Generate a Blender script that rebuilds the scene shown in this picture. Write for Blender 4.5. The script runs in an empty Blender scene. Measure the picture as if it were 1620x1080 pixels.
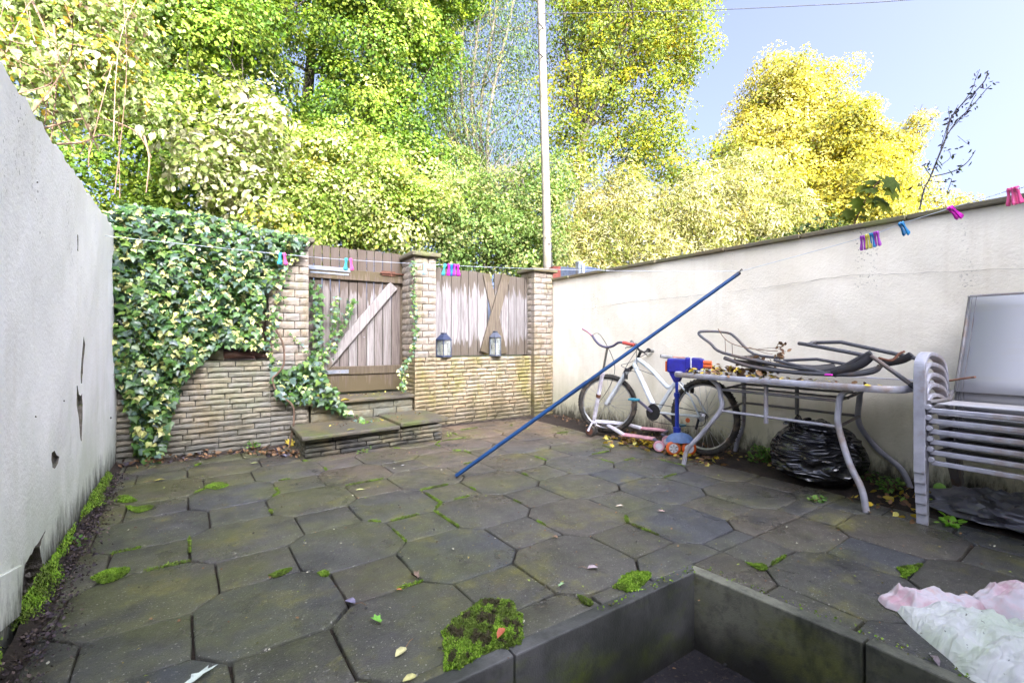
import bpy, bmesh, math, random
import numpy as np
from mathutils import Vector, Matrix, Quaternion
# ------------------------------------------------------------------ camera, sky, sun, exposure
sc = bpy.context.scene
COL = sc.collection
YAW = math.radians(33.1); SY, CY = math.sin(YAW), math.cos(YAW)
camd = bpy.data.cameras.new('camera'); cam = bpy.data.objects.new('camera', camd); COL.objects.link(cam)
camd.lens = 16.0; camd.sensor_width = 36.0; camd.clip_start = 0.05; camd.clip_end = 600
cam.location = (0, 0, 1.0); cam.rotation_euler = (math.pi/2, 0, -YAW); sc.camera = cam
SUN_EL, SUN_AZ = 28.0, 186.0          # degrees; azimuth clockwise from +Y (the yard's length)
world = bpy.data.worlds.new('World'); sc.world = world; world.use_nodes = True
wn = world.node_tree; bg = wn.nodes['Background']
sky = wn.nodes.new('ShaderNodeTexSky'); sky.sky_type = 'NISHITA'; sky.sun_disc = False
sky.sun_elevation = math.radians(SUN_EL); sky.sun_rotation = math.radians(SUN_AZ)
sky.air_density = .15; sky.dust_density = 10; sky.ozone_density = 4
wn.links.new(sky.outputs[0], bg.inputs[0]); bg.inputs[1].default_value = 0.15
sd = bpy.data.lights.new('sun', 'SUN'); sd.energy = 2.0; sd.angle = math.radians(0.5); sd.color = (1, .94, .84)
sun = bpy.data.objects.new('sun', sd); COL.objects.link(sun)
_e, _a = math.radians(SUN_EL), math.radians(SUN_AZ)
TOSUN = Vector((math.sin(_a)*math.cos(_e), math.cos(_a)*math.cos(_e), math.sin(_e)))
sun.rotation_euler = (-TOSUN).to_track_quat('-Z', 'Y').to_euler(); sun.location = (0, -20, 20)
sc.view_settings.view_transform = 'Standard'; sc.view_settings.look = 'None'
sc.view_settings.exposure = 3.6; sc.view_settings.gamma = 1.0
try: sc.view_settings.use_curve_mapping = False
except Exception: pass
sc.render.engine = 'CYCLES'; sc.cycles.max_bounces = 8; sc.cycles.transparent_max_bounces = 8

R = random.Random(7)
NR = np.random.RandomState(11)
# ------------------------------------------------------------------ surveying helpers: a sight line from the standpoint met with a real plane
def ray(px, py):
    a = (px-810)/720.; b = (540-py)/720.
    return Vector((SY+a*CY, CY-a*SY, b))
def G(px, py, z=0.):
    r = ray(px, py); return Vector((0, 0, 1)) + r*((z-1)/r.z)
def WX(px, py, x):
    r = ray(px, py); return Vector((0, 0, 1)) + r*(x/r.x)
def WY(px, py, y):
    r = ray(px, py); return Vector((0, 0, 1)) + r*(y/r.y)
def WD(px, py, D):
    return Vector((0, 0, 1)) + ray(px, py)*D
# ------------------------------------------------------------------ object helpers
def tag(o, label=None, cat=None, group=None, kind=None):
    if label: o['label'] = label
    if cat: o['category'] = cat
    if group: o['group'] = group
    if kind: o['kind'] = kind
    return o
def thing(name, label, cat, loc=(0, 0, 0), group=None, rz=0.):
    o = bpy.data.objects.new(name, None); COL.objects.link(o); o.location = loc
    o.rotation_euler = (0, 0, rz); o.empty_display_size = .1
    return tag(o, label, cat, group)
def link(name, me, parent=None, world=True, smooth=False):
    o = bpy.data.objects.new(name, me); COL.objects.link(o)
    if parent is not None:
        o.parent = parent
        if world: o.matrix_parent_inverse = inv_of(parent)
    return o
def inv_of(p):
    m = Matrix.Identity(4); q = p
    while q is not None:
        m = Matrix.Translation(q.location) @ q.rotation_euler.to_matrix().to_4x4() @ m
        m = (q.matrix_parent_inverse.copy() @ m) if q.parent else m
        q = q.parent
    return m.inverted()
class MB:
    def __init__(s): s.v = []; s.f = []
    def add(s, vs, fs):
        n = len(s.v); s.v += [tuple(v) for v in vs]; s.f += [tuple(i+n for i in f) for f in fs]; return s
    def box(s, c, d, rot=None):
        x, y, z = d[0]/2, d[1]/2, d[2]/2
        vs = [Vector((i*x, j*y, k*z)) for i in (-1, 1) for j in (-1, 1) for k in (-1, 1)]
        if rot is not None: vs = [rot @ v for v in vs]
        vs = [v+Vector(c) for v in vs]
        return s.add(vs, [(0, 1, 3, 2), (4, 6, 7, 5), (0, 4, 5, 1), (2, 3, 7, 6), (0, 2, 6, 4), (1, 5, 7, 3)])
    def bar(s, a, b, w, t, up=(0, 0, 1)):
        a, b = Vector(a), Vector(b); d = (b-a); L = d.length; d.normalize()
        u = Vector(up); x = d.cross(u)
        if x.length < 1e-4: x = d.cross(Vector((1, 0, 0)))
        x.normalize(); u = x.cross(d)
        rot = Matrix((d, x, u)).transposed()
        return s.box((a+b)/2, (L, w, t), rot)
    def tube(s, pts, r, seg=8, closed=False, sy=1.0, cap=True):
        pts = [Vector(p) for p in pts]; n = len(pts)
        rs = r if isinstance(r, (list, tuple)) else [r]*n
        tan = []
        for i in range(n):
            a = pts[(i-1) % n] if (closed or i) else pts[i]; b = pts[(i+1) % n] if (closed or i < n-1) else pts[i]
            t = b-a; tan.append(t.normalized() if t.length > 1e-9 else Vector((0, 0, 1)))
        u = tan[0].orthogonal().normalized(); base = len(s.v)
        for i in range(n):
            if i:
                q = tan[i-1].rotation_difference(tan[i]); u = (q @ u); u = (u-tan[i]*u.dot(tan[i])).normalized()
            w = tan[i].cross(u)
            for k in range(seg):
                an = 2*math.pi*k/seg
                s.v.append(tuple(pts[i]+u*(math.cos(an)*rs[i])+w*(math.sin(an)*rs[i]*sy)))
        for i in range(n if closed else n-1):
            j = (i+1) % n
            for k in range(seg):
                k2 = (k+1) % seg
                s.f.append((base+i*seg+k, base+i*seg+k2, base+j*seg+k2, base+j*seg+k))
        if not closed and cap:
            s.f.append(tuple(base+k for k in reversed(range(seg)))); s.f.append(tuple(base+(n-1)*seg+k for k in range(seg)))
        return s
    def lathe(s, c, prof, seg=16, axis=(0, 0, 1)):
        ax = Vector(axis).normalized(); q = Vector((0, 0, 1)).rotation_difference(ax); c = Vector(c); b = len(s.v)
        for (r, z) in prof:
            for k in range(seg):
                a = 2*math.pi*k/seg; s.v.append(tuple(c+q @ Vector((r*math.cos(a), r*math.sin(a), z))))
        for i in range(len(prof)-1):
            for k in range(seg):
                k2 = (k+1) % seg; s.f.append((b+i*seg+k, b+i*seg+k2, b+(i+1)*seg+k2, b+(i+1)*seg+k))
        s.f.append(tuple(b+k for k in reversed(range(seg)))); s.f.append(tuple(b+(len(prof)-1)*seg+k for k in range(seg)))
        return s
    def prism(s, poly, vec):
        n = len(poly); vec = Vector(vec); a = [Vector(p) for p in poly]; b = [p+vec for p in a]
        return s.add(a+b, [tuple(range(n)), tuple(reversed(range(n, 2*n)))]+[(i, (i+1) % n, n+(i+1) % n, n+i) for i in range(n)])
    def mesh(s, name, mat, smooth=False):
        me = bpy.data.meshes.new(name); me.from_pydata(s.v, [], s.f); me.validate()
        bm = bmesh.new(); bm.from_mesh(me); bmesh.ops.recalc_face_normals(bm, faces=bm.faces); bm.to_mesh(me); bm.free()
        if mat: me.materials.append(mat)
        if smooth:
            me.shade_smooth(); me.set_sharp_from_angle(angle=math.radians(50))
        return me
    def build(s, name, mat, parent=None, smooth=False, bevel=0, world=True, seg=1):
        o = link(name, s.mesh(name, mat, smooth), parent, world)
        if bevel:
            m = o.modifiers.new('bevel', 'BEVEL'); m.width = bevel; m.segments = seg; m.limit_method = 'ANGLE'
        return o
def copy_tree(o, parent=None):
    c = o.copy(); COL.objects.link(c)
    if parent is not None: c.parent = parent
    for ch in list(o.children): copy_tree(ch, c)
    return c
def smooth_path(pts, n=6):
    P = [Vector(p) for p in pts]; out = []
    for i in range(len(P)-1):
        p0 = P[max(i-1, 0)]; p1 = P[i]; p2 = P[i+1]; p3 = P[min(i+2, len(P)-1)]
        for k in range(n):
            t = k/n
            out.append(.5*((2*p1)+(p2-p0)*t+(2*p0-5*p1+4*p2-p3)*t*t+(3*p1-p0-3*p2+p3)*t**3))
    out.append(P[-1]); return out
# ------------------------------------------------------------------ materials
class N:
    def __init__(s, name):
        s.m = bpy.data.materials.new(name); s.m.use_nodes = True; s.t = s.m.node_tree
        s.p = s.t.nodes['Principled BSDF']; s.out = s.t.nodes['Material Output']
    def n(s, typ, **k):
        x = s.t.nodes.new(typ)
        for a, b in k.items():
            if a.startswith('i_'): x.inputs[a[2:].replace('_', ' ')].default_value = b
            else: setattr(x, a, b)
        return x
    def l(s, a, b): s.t.links.new(a, b)
    def pos(s, mode='world'):
        if mode == 'world': return s.n('ShaderNodeNewGeometry').outputs['Position']
        return s.n('ShaderNodeTexCoord').outputs['Object']
    def mapping(s, src, scale=(1, 1, 1), rot=(0, 0, 0), loc=(0, 0, 0)):
        m = s.n('ShaderNodeMapping'); m.inputs['Scale'].default_value = scale; m.inputs['Rotation'].default_value = rot
        m.inputs['Location'].default_value = loc; s.l(src, m.inputs[0]); return m.outputs[0]
    def noise(s, src, scale, detail=4, rough=.55, dist=0):
        x = s.n('ShaderNodeTexNoise'); x.inputs['Scale'].default_value = scale; x.inputs['Detail'].default_value = detail
        x.inputs['Roughness'].default_value = rough; x.inputs['Distortion'].default_value = dist; s.l(src, x.inputs['Vector']); return x.outputs['Fac']
    def ramp(s, src, stops, interp='LINEAR'):
        x = s.n('ShaderNodeValToRGB'); cr = x.color_ramp; cr.interpolation = interp
        while len(cr.elements) > 1: cr.elements.remove(cr.elements[-1])
        for i, (p, c) in enumerate(stops):
            c = (c, c, c) if isinstance(c, (int, float)) else c
            e = cr.elements[0] if i == 0 else cr.elements.new(p)
            e.position = p; e.color = (*c, 1)
        s.l(src, x.inputs[0]); return x.outputs[0]
    def mix(s, f, a, b, blend='MIX'):
        x = s.n('ShaderNodeMix', data_type='RGBA', blend_type=blend)
        for i, v in ((0, f), (6, a), (7, b)):
            if isinstance(v, (int, float)): x.inputs[i].default_value = v if i == 0 else (v, v, v, 1)
            elif isinstance(v, tuple): x.inputs[i].default_value = (*v, 1)
            else: s.l(v, x.inputs[i])
        return x.outputs[2]
    def math(s, op, a, b=0., clamp=False):
        x = s.n('ShaderNodeMath', operation=op); x.use_clamp = clamp
        for i, v in ((0, a), (1, b)):
            if isinstance(v, (int, float)): x.inputs[i].default_value = v
            else: s.l(v, x.inputs[i])
        return x.outputs[0]
    def xyz(s, src):
        x = s.n('ShaderNodeSeparateXYZ'); s.l(src, x.inputs[0]); return x.outputs
    def rng(s, src, a, b, c=0., d=1.):
        x = s.n('ShaderNodeMapRange'); s.l(src, x.inputs[0])
        for i, v in enumerate((a, b, c, d)): x.inputs[i+1].default_value = v
        return x.outputs[0]
    def bump(s, h, strength=.4, dist=.01, prev=None):
        x = s.n('ShaderNodeBump'); x.inputs['Strength'].default_value = strength; x.inputs['Distance'].default_value = dist
        s.l(h, x.inputs['Height'])
        if prev is not None: s.l(prev, x.inputs['Normal'])
        return x.outputs[0]
    def rand(s): return s.n('ShaderNodeObjectInfo').outputs['Random']
    def fin(s, color=None, rough=.8, spec=.4, normal=None, metal=0, **k):
        for nm, v in (('Base Color', color), ('Roughness', rough), ('Specular IOR Level', spec), ('Normal', normal), ('Metallic', metal)):
            if v is None: continue
            if isinstance(v, tuple): s.p.inputs[nm].default_value = (*v, 1)
            elif isinstance(v, (int, float)): s.p.inputs[nm].default_value = v
            else: s.l(v, s.p.inputs[nm])
        for a, b in k.items(): s.p.inputs[a.replace('_', ' ')].default_value = b
        return s.m
def simple(name, col, rough=.5, metal=0, var=.12, spec=.5, scale=18, dirt=None, bumps=0.):
    m = N(name); o = m.pos('obj'); n1 = m.noise(o, scale, 5); c2 = tuple(max(0, x*(1-3*var)) for x in col)
    c = m.mix(m.rng(n1, .35, .7), col, c2)
    if dirt: c = m.mix(m.ramp(m.noise(o, scale*.4, 6, .7), [(.5, 0.), (.68, .9)]), c, dirt)
    nrm = m.bump(m.noise(o, scale*12, 3), bumps, .003) if bumps else None
    return m.fin(c, m.rng(n1, .3, .7, rough*.85, min(1, rough*1.2)), spec, nrm, metal)
def leafmat(name, trans=.38, rough=.6, boost=1.7, spec=.15):
    m = N(name); a = m.n('ShaderNodeAttribute', attribute_name='Col'); c = a.outputs['Color']
    m.fin(c, rough, spec)
    tr = m.n('ShaderNodeBsdfTranslucent'); m.l(m.mix(1., c, (boost, boost*1.02, boost*.5), 'MULTIPLY'), tr.inputs[0])
    mx = m.n('ShaderNodeMixShader'); mx.inputs[0].default_value = trans
    m.l(m.p.outputs[0], mx.inputs[1]); m.l(tr.outputs[0], mx.inputs[2]); m.l(mx.outputs[0], m.out.inputs[0]); return m.m
def objleaf(name, stops, trans=.3, rough=.4, spec=.4):
    m = N(name); c = m.ramp(m.rand(), stops); o = m.pos('obj')
    c = m.mix(m.rng(m.noise(o, 9, 3), .3, .75, 0, .5), c, m.mix(.55, c, (.0, .0, .0)))
    m.fin(c, rough, spec); tr = m.n('ShaderNodeBsdfTranslucent'); m.l(m.mix(1., c, (1.5, 1.5, .8), 'MULTIPLY'), tr.inputs[0])
    mx = m.n('ShaderNodeMixShader'); mx.inputs[0].default_value = trans
    m.l(m.p.outputs[0], mx.inputs[1]); m.l(tr.outputs[0], mx.inputs[2]); m.l(mx.outputs[0], m.out.inputs[0]); return m.m

def mat_plaster(name, base, second, streak, grime, green, hi):
    m = N(name); p = m.pos(); z = m.xyz(p)[2]
    c = m.mix(m.rng(m.noise(p, 1.3, 6, .6), .35, .7), base, second)
    st = m.noise(m.mapping(p, (9, 9, .55)), 1.6, 6, .65)
    c = m.mix(m.ramp(st, [(.5, 0.), (.8, .42)]), c, streak)
    st2 = m.noise(m.mapping(p, (5, 5, .3), loc=(3, 1, 0)), 1.3, 5, .6)
    c = m.mix(m.ramp(st2, [(.52, 0.), (.75, .4)]), c, m.mix(.5, streak, hi))
    # black speckle runs hanging below the coping
    cell = m.ramp(m.noise(p, 62, 3, .6), [(.6, 0.), (.66, 1.)])
    col = m.ramp(m.noise(m.mapping(p, (1, 1, .25)), 2.6, 3, .6), [(.56, 0.), (.68, 1.)])
    c = m.mix(m.math('MULTIPLY', m.math('MULTIPLY', cell, col), m.rng(z, .9, 1.5, .0, .75)), c, (.07, .05, .03))
    # algae and splash dirt climbing from the ground
    zz = m.math('ADD', z, m.math('MULTIPLY', m.math('SUBTRACT', m.noise(m.mapping(p, (1, 1, .5)), 3.1, 6, .65), .5), 1.15))
    c = m.mix(m.rng(zz, .75, .15, 0, .62), c, green)
    zz2 = m.math('ADD', z, m.math('MULTIPLY', m.math('SUBTRACT', m.noise(m.mapping(p, (4, 4, 1.2)), 4, 7, .75), .5), .55))
    c = m.mix(m.rng(zz2, .2, .04, 0, .95), c, grime)
    h = m.math('ADD', m.noise(p, 55, 5, .6), m.math('MULTIPLY', m.noise(p, 4, 5, .6), 2.6))
    return m.fin(c, .85, .25, m.bump(h, .26, .012))
M = {}
M['plaster_left'] = mat_plaster('plaster_left', (.90, .88, .87), (.85, .83, .82), (.72, .68, .63), (.07, .07, .055), (.42, .48, .34), (.74, .71, .66))
M['plaster_right'] = mat_plaster('plaster_right', (.86, .805, .68), (.79, .72, .58), (.70, .61, .46), (.05, .045, .03), (.44, .44, .26), (.6, .55, .45))
def mat_stone(name, stops, dark, algae, lowz, rough=.85, world_green=.5, stain=(.17, .13, .06)):
    m = N(name); p = m.pos(); z = m.xyz(p)[2]
    c = m.ramp(m.rand(), stops)
    c = m.mix(m.rng(m.noise(p, 26, 6, .65), .3, .75, 0, .75), c, m.mix(.5, c, dark))
    c = m.mix(m.ramp(m.noise(m.mapping(p, (1, 1, .45)), 3.4, 6, .68), [(.5, 0.), (.64, world_green)]), c, algae)
    c = m.mix(m.ramp(m.noise(m.mapping(p, (1.4, 1.4, .6), loc=(5, 0, 2)), 3., 7, .75), [(.49, 0.), (.61, .8)]), c, m.mix(.75, c, stain))
    zz = m.math('ADD', z, m.math('MULTIPLY', m.math('SUBTRACT', m.noise(p, 4, 6, .7), .5), .9))
    c = m.mix(m.rng(zz, lowz, 0, 0, .8), c, dark)
    h = m.math('ADD', m.noise(p, 70, 6, .7), m.noise(p, 18, 4))
    return m.fin(c, rough, .3, m.bump(h, .5, .006))
CREAM = [(0, (.28, .24, .185)), (.25, (.36, .30, .235)), (.5, (.25, .23, .20)), (.75, (.33, .265, .20)), (1, (.28, .255, .225))]
GREYB = [(0, (.22, .205, .165)), (.3, (.31, .26, .18)), (.55, (.25, .235, .20)), (.8, (.35, .295, .20)), (1, (.19, .185, .16))]
M['brick_cream'] = mat_stone('brick_cream', CREAM, (.30, .25, .19), (.34, .31, .14), .12, world_green=.35)
M['brick_yard'] = mat_stone('brick_yard', [(0, (.38, .31, .19)), (.25, (.46, .37, .24)), (.5, (.30, .26, .18)), (.75, (.42, .31, .18)), (1, (.36, .32, .24))], (.09, .075, .045), (.22, .195, .06), .40, world_green=.9)
M['brick_grey'] = mat_stone('brick_grey', GREYB, (.08, .08, .07), (.17, .18, .10), .42, world_green=.55)
# lower step courses
M['brick_dark'] = mat_stone('brick_dark', [(0, (.06, .06, .055)), (.4, (.14, .13, .10)), (.7, (.09, .09, .08)), (1, (.24, .21, .14))], (.02, .02, .02), (.13, .13, .06), .15)
M['mortar'] = mat_stone('mortar', [(0, (.085, .08, .065)), (1, (.085, .08, .065))], (.04, .04, .03), (.08, .08, .04), .4)
M['cap'] = mat_stone('cap', [(0, (.13, .115, .08)), (1, (.17, .145, .10))], (.06, .06, .04), (.16, .17, .06), .1, world_green=.8)
M['brick_step'] = mat_stone('brick_step', [(0, (.16, .16, .12)), (.5, (.22, .21, .15)), (1, (.13, .135, .11))], (.04, .04, .03), (.14, .15, .06), .2)
M['tread'] = mat_stone('tread', [(0, (.10, .09, .07)), (1, (.13, .11, .085))], (.03, .03, .025), (.10, .12, .035), .1, world_green=.85, rough=.5)
def mat_paving():
    m = N('paving'); p = m.pos(); x, y, z = m.xyz(p)
    c = m.ramp(m.rand(), [(0, (.074, .076, .074)), (.3, (.096, .088, .070)), (.6, (.062, .068, .080)), (.85, (.098, .084, .064)), (1, (.078, .076, .066))])
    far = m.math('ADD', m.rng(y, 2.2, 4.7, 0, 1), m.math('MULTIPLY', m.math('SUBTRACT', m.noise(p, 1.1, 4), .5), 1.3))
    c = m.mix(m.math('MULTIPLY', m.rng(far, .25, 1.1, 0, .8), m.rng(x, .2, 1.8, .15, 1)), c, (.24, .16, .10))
    gr = m.math('ADD', m.noise(p, 1.7, 7, .68), m.rng(x, -.6, 2.2, .10, -.03))
    c = m.mix(m.ramp(gr, [(.47, 0.), (.63, .7)]), c, (.095, .102, .034))
    c = m.mix(m.ramp(m.noise(p, 2.9, 7, .75), [(.54, 0.), (.68, .7)]), c, (.19, .175, .04))
    c = m.mix(m.ramp(m.noise(m.mapping(p, (1, 1, 1), loc=(7, 3, 0)), 2.1, 8, .72), [(.50, 0.), (.62, .75)]), c, (.045, .045, .048))
    c = m.mix(m.ramp(m.noise(p, 7, 8, .8), [(.50, 0.), (.68, .7)]), c, (.032, .030, .026))
    c = m.mix(m.ramp(m.noise(m.mapping(p, (1, 1, 1), loc=(1, 9, 0)), 11, 6, .75), [(.58, 0.), (.72, .5)]), c, (.24, .23, .18))
    g = m.noise(p, 230, 3, .75)
    c = m.mix(m.rng(g, .38, .68, 0, .7), c, m.mix(1., c, (.28, .28, .28), 'MULTIPLY'))
    sp = m.ramp(m.noise(p, 105, 2, .5), [(.66, 0.), (.70, .8)])
    c = m.mix(sp, c, (.32, .31, .27))
    h = m.math('ADD', m.noise(p, 150, 5, .7), m.math('MULTIPLY', m.noise(p, 9, 6, .7), 2.5))
    ro = m.rng(m.noise(p, 2.2, 6, .65), .38, .64, .22, .75)
    return m.fin(c, ro, .5, m.bump(h, .6, .008))
M['paving'] = mat_paving()
def mat_kerb(name, green, cols):
    m = N(name); p = m.pos(); z = m.xyz(p)[2]
    c = m.mix(m.rng(m.noise(p, 3, 6), .35, .65), cols[0], cols[1])
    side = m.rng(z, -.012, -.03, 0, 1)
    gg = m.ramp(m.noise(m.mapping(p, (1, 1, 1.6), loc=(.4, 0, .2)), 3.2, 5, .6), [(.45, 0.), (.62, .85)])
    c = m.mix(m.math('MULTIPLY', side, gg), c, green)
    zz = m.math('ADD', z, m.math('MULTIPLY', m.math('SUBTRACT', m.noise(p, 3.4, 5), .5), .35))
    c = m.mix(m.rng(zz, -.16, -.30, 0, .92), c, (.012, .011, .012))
    c = m.mix(m.ramp(m.noise(p, 22, 6, .7), [(.48, 0.), (.7, .7)]), c, (.03, .03, .03))
    c = m.mix(m.ramp(m.noise(m.mapping(p, (1.5, 1.5, .5), loc=(2, 4, 0)), 2.3, 6, .7), [(.5, 0.), (.66, .85)]), c, (.018, .02, .016))
    h = m.math('ADD', m.noise(p, 180, 3), m.math('MULTIPLY', m.noise(p, 14, 4), 1.6))
    return m.fin(c, .6, .4, m.bump(h, .35, .006))
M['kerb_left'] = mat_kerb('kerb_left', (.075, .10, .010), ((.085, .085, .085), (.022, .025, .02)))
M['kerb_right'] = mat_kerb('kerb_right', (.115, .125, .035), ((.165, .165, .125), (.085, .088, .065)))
def mat_wood(name, clean, wet, mid, zlo, zhi, grain_axis='z'):
    m = N(name); p = m.pos(); x, y, z = m.xyz(p); o = m.pos('obj')
    sc_ = (26, 26, 1.1) if grain_axis == 'z' else (2, 20, 30)
    g = m.noise(m.mapping(p, sc_), 2.2, 6, .7, .6)
    c = m.mix(m.rng(m.rand(), 0, 1, 0, .95), clean, mid)
    c = m.mix(m.rng(g, .40, .62, 0, .85), c, m.mix(.68, c, (.05, .032, .025)))
    j = m.noise(m.mapping(p, (13, 13, .35)), 1.3, 3, .8)
    jj = m.math('MULTIPLY', m.math('SUBTRACT', j, .5), .85)
    top = m.rng(m.math('ADD', z, jj), zhi, zhi+.03, 0, .9); bot = m.rng(m.math('ADD', z, jj), zlo, zlo-.03, 0, .9)
    c = m.mix(m.math('MAXIMUM', top, bot), c, m.mix(m.rng(g, .3, .7), wet, m.mix(.22, wet, clean)))
    h = m.noise(m.mapping(p, (60, 60, 1.6)), 3, 5, .7)
    return m.fin(c, .8, .25, m.bump(h, .5, .004))
M['wood_gate'] = mat_wood('wood_gate', (.31, .285, .265), (.065, .042, .023), (.16, .13, .11), .60, 1.57)
M['wood_fence'] = mat_wood('wood_fence', (.34, .315, .295), (.070, .050, .026), (.23, .215, .205), 1.02, 1.62)
M['wood_brace'] = mat_wood('wood_brace', (.31, .285, .265), (.15, .12, .08), (.30, .27, .24), .7, 1.9)
M['wood_damp'] = mat_wood('wood_damp', (.15, .115, .08), (.085, .065, .03), (.12, .095, .06), .62, 1.72)
M['wood_loose'] = mat_wood('wood_loose', (.20, .165, .12), (.09, .07, .04), (.16, .13, .09), 1.0, 1.75)
def mat_soil(name, a, b, c3):
    m = N(name); p = m.pos()
    c = m.mix(m.rng(m.noise(p, 7, 7, .7), .35, .65), a, b)
    c = m.mix(m.ramp(m.noise(p, 48, 4, .7), [(.56, 0.), (.66, .8)]), c, c3)
    return m.fin(c, .9, .25, m.bump(m.noise(p, 90, 6, .75), 1., .02))
M['soil'] = mat_soil('soil', (.055, .042, .033), (.03, .024, .02), (.10, .07, .045))
M['bank'] = mat_soil('bank', (.06, .07, .03), (.035, .03, .02), (.10, .09, .04))
M['well'] = mat_soil('well', (.035, .033, .038), (.02, .018, .022), (.08, .06, .05))
M['rubble'] = mat_soil('rubble', (.36, .32, .27), (.14, .12, .09), (.20, .22, .08))
def mat_moss():
    m = N('moss'); p = m.pos()
    a = m.n('ShaderNodeAttribute', attribute_name='Col')
    c = m.mix(m.rng(m.noise(p, 9, 4), .42, .6), a.outputs['Color'], m.mix(.6, a.outputs['Color'], (.05, .04, .025)))
    return m.fin(c, .9, .15)
M['moss'] = mat_moss()
M['leaf'] = leafmat('leaf'); M['leaf_ivy'] = leafmat('leaf_ivy', .18, .35, 1.3, .5)
M['leaf_dry'] = leafmat('leaf_dry', .15, .7, 1.2, .2)
M['bark'] = simple('bark', (.05, .04, .028), .9, scale=9, dirt=(.03, .035, .012), bumps=.6)
M['bark_pale'] = simple('bark_pale', (.10, .085, .065), .85, scale=9, dirt=(.05, .045, .03), bumps=.5)
M['vine'] = simple('vine', (.16, .10, .065), .8, scale=20)
M['twig'] = simple('twig', (.22, .13, .07), .75, scale=20)
M['weed'] = simple('weed', (.11, .10, .10), .8, scale=20)
M['pole_wood'] = simple('pole_wood', (.15, .135, .115), .8, scale=7, dirt=(.09, .085, .05), bumps=.4)
M['blue'] = simple('blue', (.010, .060, .19), .38, scale=8, dirt=(.012, .06, .17))
M['black'] = simple('black', (.018, .018, .02), .5)
M['tyre'] = simple('tyre', (.03, .027, .023), .85, dirt=(.12, .09, .06), scale=30)
M['steel'] = simple('steel', (.55, .55, .55), .35, 1.0, dirt=(.25, .15, .08), scale=30)
M['galv'] = simple('galv', (.26, .29, .33), .5, .4, dirt=(.34, .32, .30))
M['rust'] = simple('rust', (.14, .055, .03), .9, bumps=.5)
M['bike_white'] = simple('bike_white', (.70, .74, .76), .3, dirt=(.5, .56, .56), scale=7)
M['bike_teal'] = simple('bike_teal', (.10, .36, .50), .35)
M['teal'] = simple('teal', (.03, .25, .36), .35)
M['pink'] = simple('pink', (.72, .36, .42), .45, dirt=(.45, .24, .26))
M['scoot_white'] = simple('scoot_white', (.68, .66, .72), .4, dirt=(.45, .38, .40))
M['purple_grey'] = simple('purple_grey', (.11, .10, .15), .5)
M['scoot_blue'] = simple('scoot_blue', (.02, .05, .42), .35)
M['pale_blue'] = simple('pale_blue', (.16, .27, .52), .5, dirt=(.10, .16, .30))
M['orange'] = simple('orange', (.80, .14, .02), .4, dirt=(.4, .09, .03))
M['toy_blue'] = simple('toy_blue', (.022, .02, .30), .35, dirt=(.02, .02, .2))
M['toy_white'] = simple('toy_white', (.7, .7, .72), .4)
M['grey_grip'] = simple('grey_grip', (.28, .28, .27), .6)
M['red'] = simple('red', (.55, .08, .06), .5)
M['frame_grey'] = simple('frame_grey', (.44, .44, .50), .42, 0.1, dirt=(.27, .19, .12), scale=11)
M['frame_dull'] = simple('frame_dull', (.24, .23, .23), .5, 0.2, dirt=(.20, .12, .07), scale=9)
M['tube_dark'] = simple('tube_dark', (.085, .085, .095), .5, dirt=(.16, .11, .08), scale=8)
M['sling'] = simple('sling', (.05, .05, .055), .8, dirt=(.10, .07, .05), scale=7, bumps=.4)
def mat_textile():
    m = N('textilene'); p = m.pos(); x, y, z = m.xyz(p)
    wv = m.math('MULTIPLY', m.math('SINE', m.math('MULTIPLY', y, 900.)), m.math('SINE', m.math('MULTIPLY', z, 900.)))
    c = m.mix(m.rng(wv, -1, 1), (.44, .44, .46), (.36, .36, .38))
    c = m.mix(m.ramp(m.noise(m.mapping(p, (1, 1, 5)), 2.1, 4), [(.5, 0.), (.75, .6)]), c, (.40, .37, .31))
    return m.fin(c, .6, .3, m.bump(wv, .2, .001))
M['textilene'] = mat_textile()
def mat_glass(name, col, rough=.1, alpha=.75):
    m = N(name); p = m.pos(); c = m.mix(m.ramp(m.noise(p, 9, 5, .7), [(.5, 0.), (.7, .7)]), col, (.12, .10, .08))
    m.fin(c, rough, .6); m.p.inputs['Alpha'].default_value = alpha; return m.m
M['table_glass'] = mat_glass('table_glass', (.05, .055, .065), .12, .93)
M['pane'] = mat_glass('pane', (.5, .55, .5), .15, .28)
M['lantern'] = simple('lantern', (.035, .048, .10), .45, dirt=(.03, .035, .06))
M['lantern_grey'] = simple('lantern_grey', (.07, .08, .11), .5, dirt=(.12, .12, .13))
M['candle'] = simple('candle', (.62, .55, .34), .6)
def mat_bag(name, col, rough, s1, stren, rot, spec=.6):
    m = N(name); o = m.pos()
    a = m.noise(m.mapping(o, (.8, .8, 3.6), rot=rot), s1, 1.5, .45, 1.6); b = m.noise(m.mapping(o, (.9, .9, 3.), rot=(rot[0]+.9, rot[1]-.6, .5)), s1*.7, 1, .4, 1.8)
    rg = lambda q: m.math('SUBTRACT', 1., m.math('ABSOLUTE', m.math('SUBTRACT', m.math('MULTIPLY', q, 2.), 1.)))
    h = m.math('ADD', m.math('POWER', rg(a), 2.2), m.math('MULTIPLY', m.math('POWER', rg(b), 3.), .7))
    return m.fin(col, rough, spec, m.bump(h, stren, .05))
M['bag_black'] = mat_bag('bag_black', (.014, .014, .017), .22, 2.4, .8, (.35, -.5, .2), 1.)
M['bag_grey'] = mat_bag('bag_grey', (.11, .11, .13), .34, 2.2, .8, (1.1, .3, .4), 1.)
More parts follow.
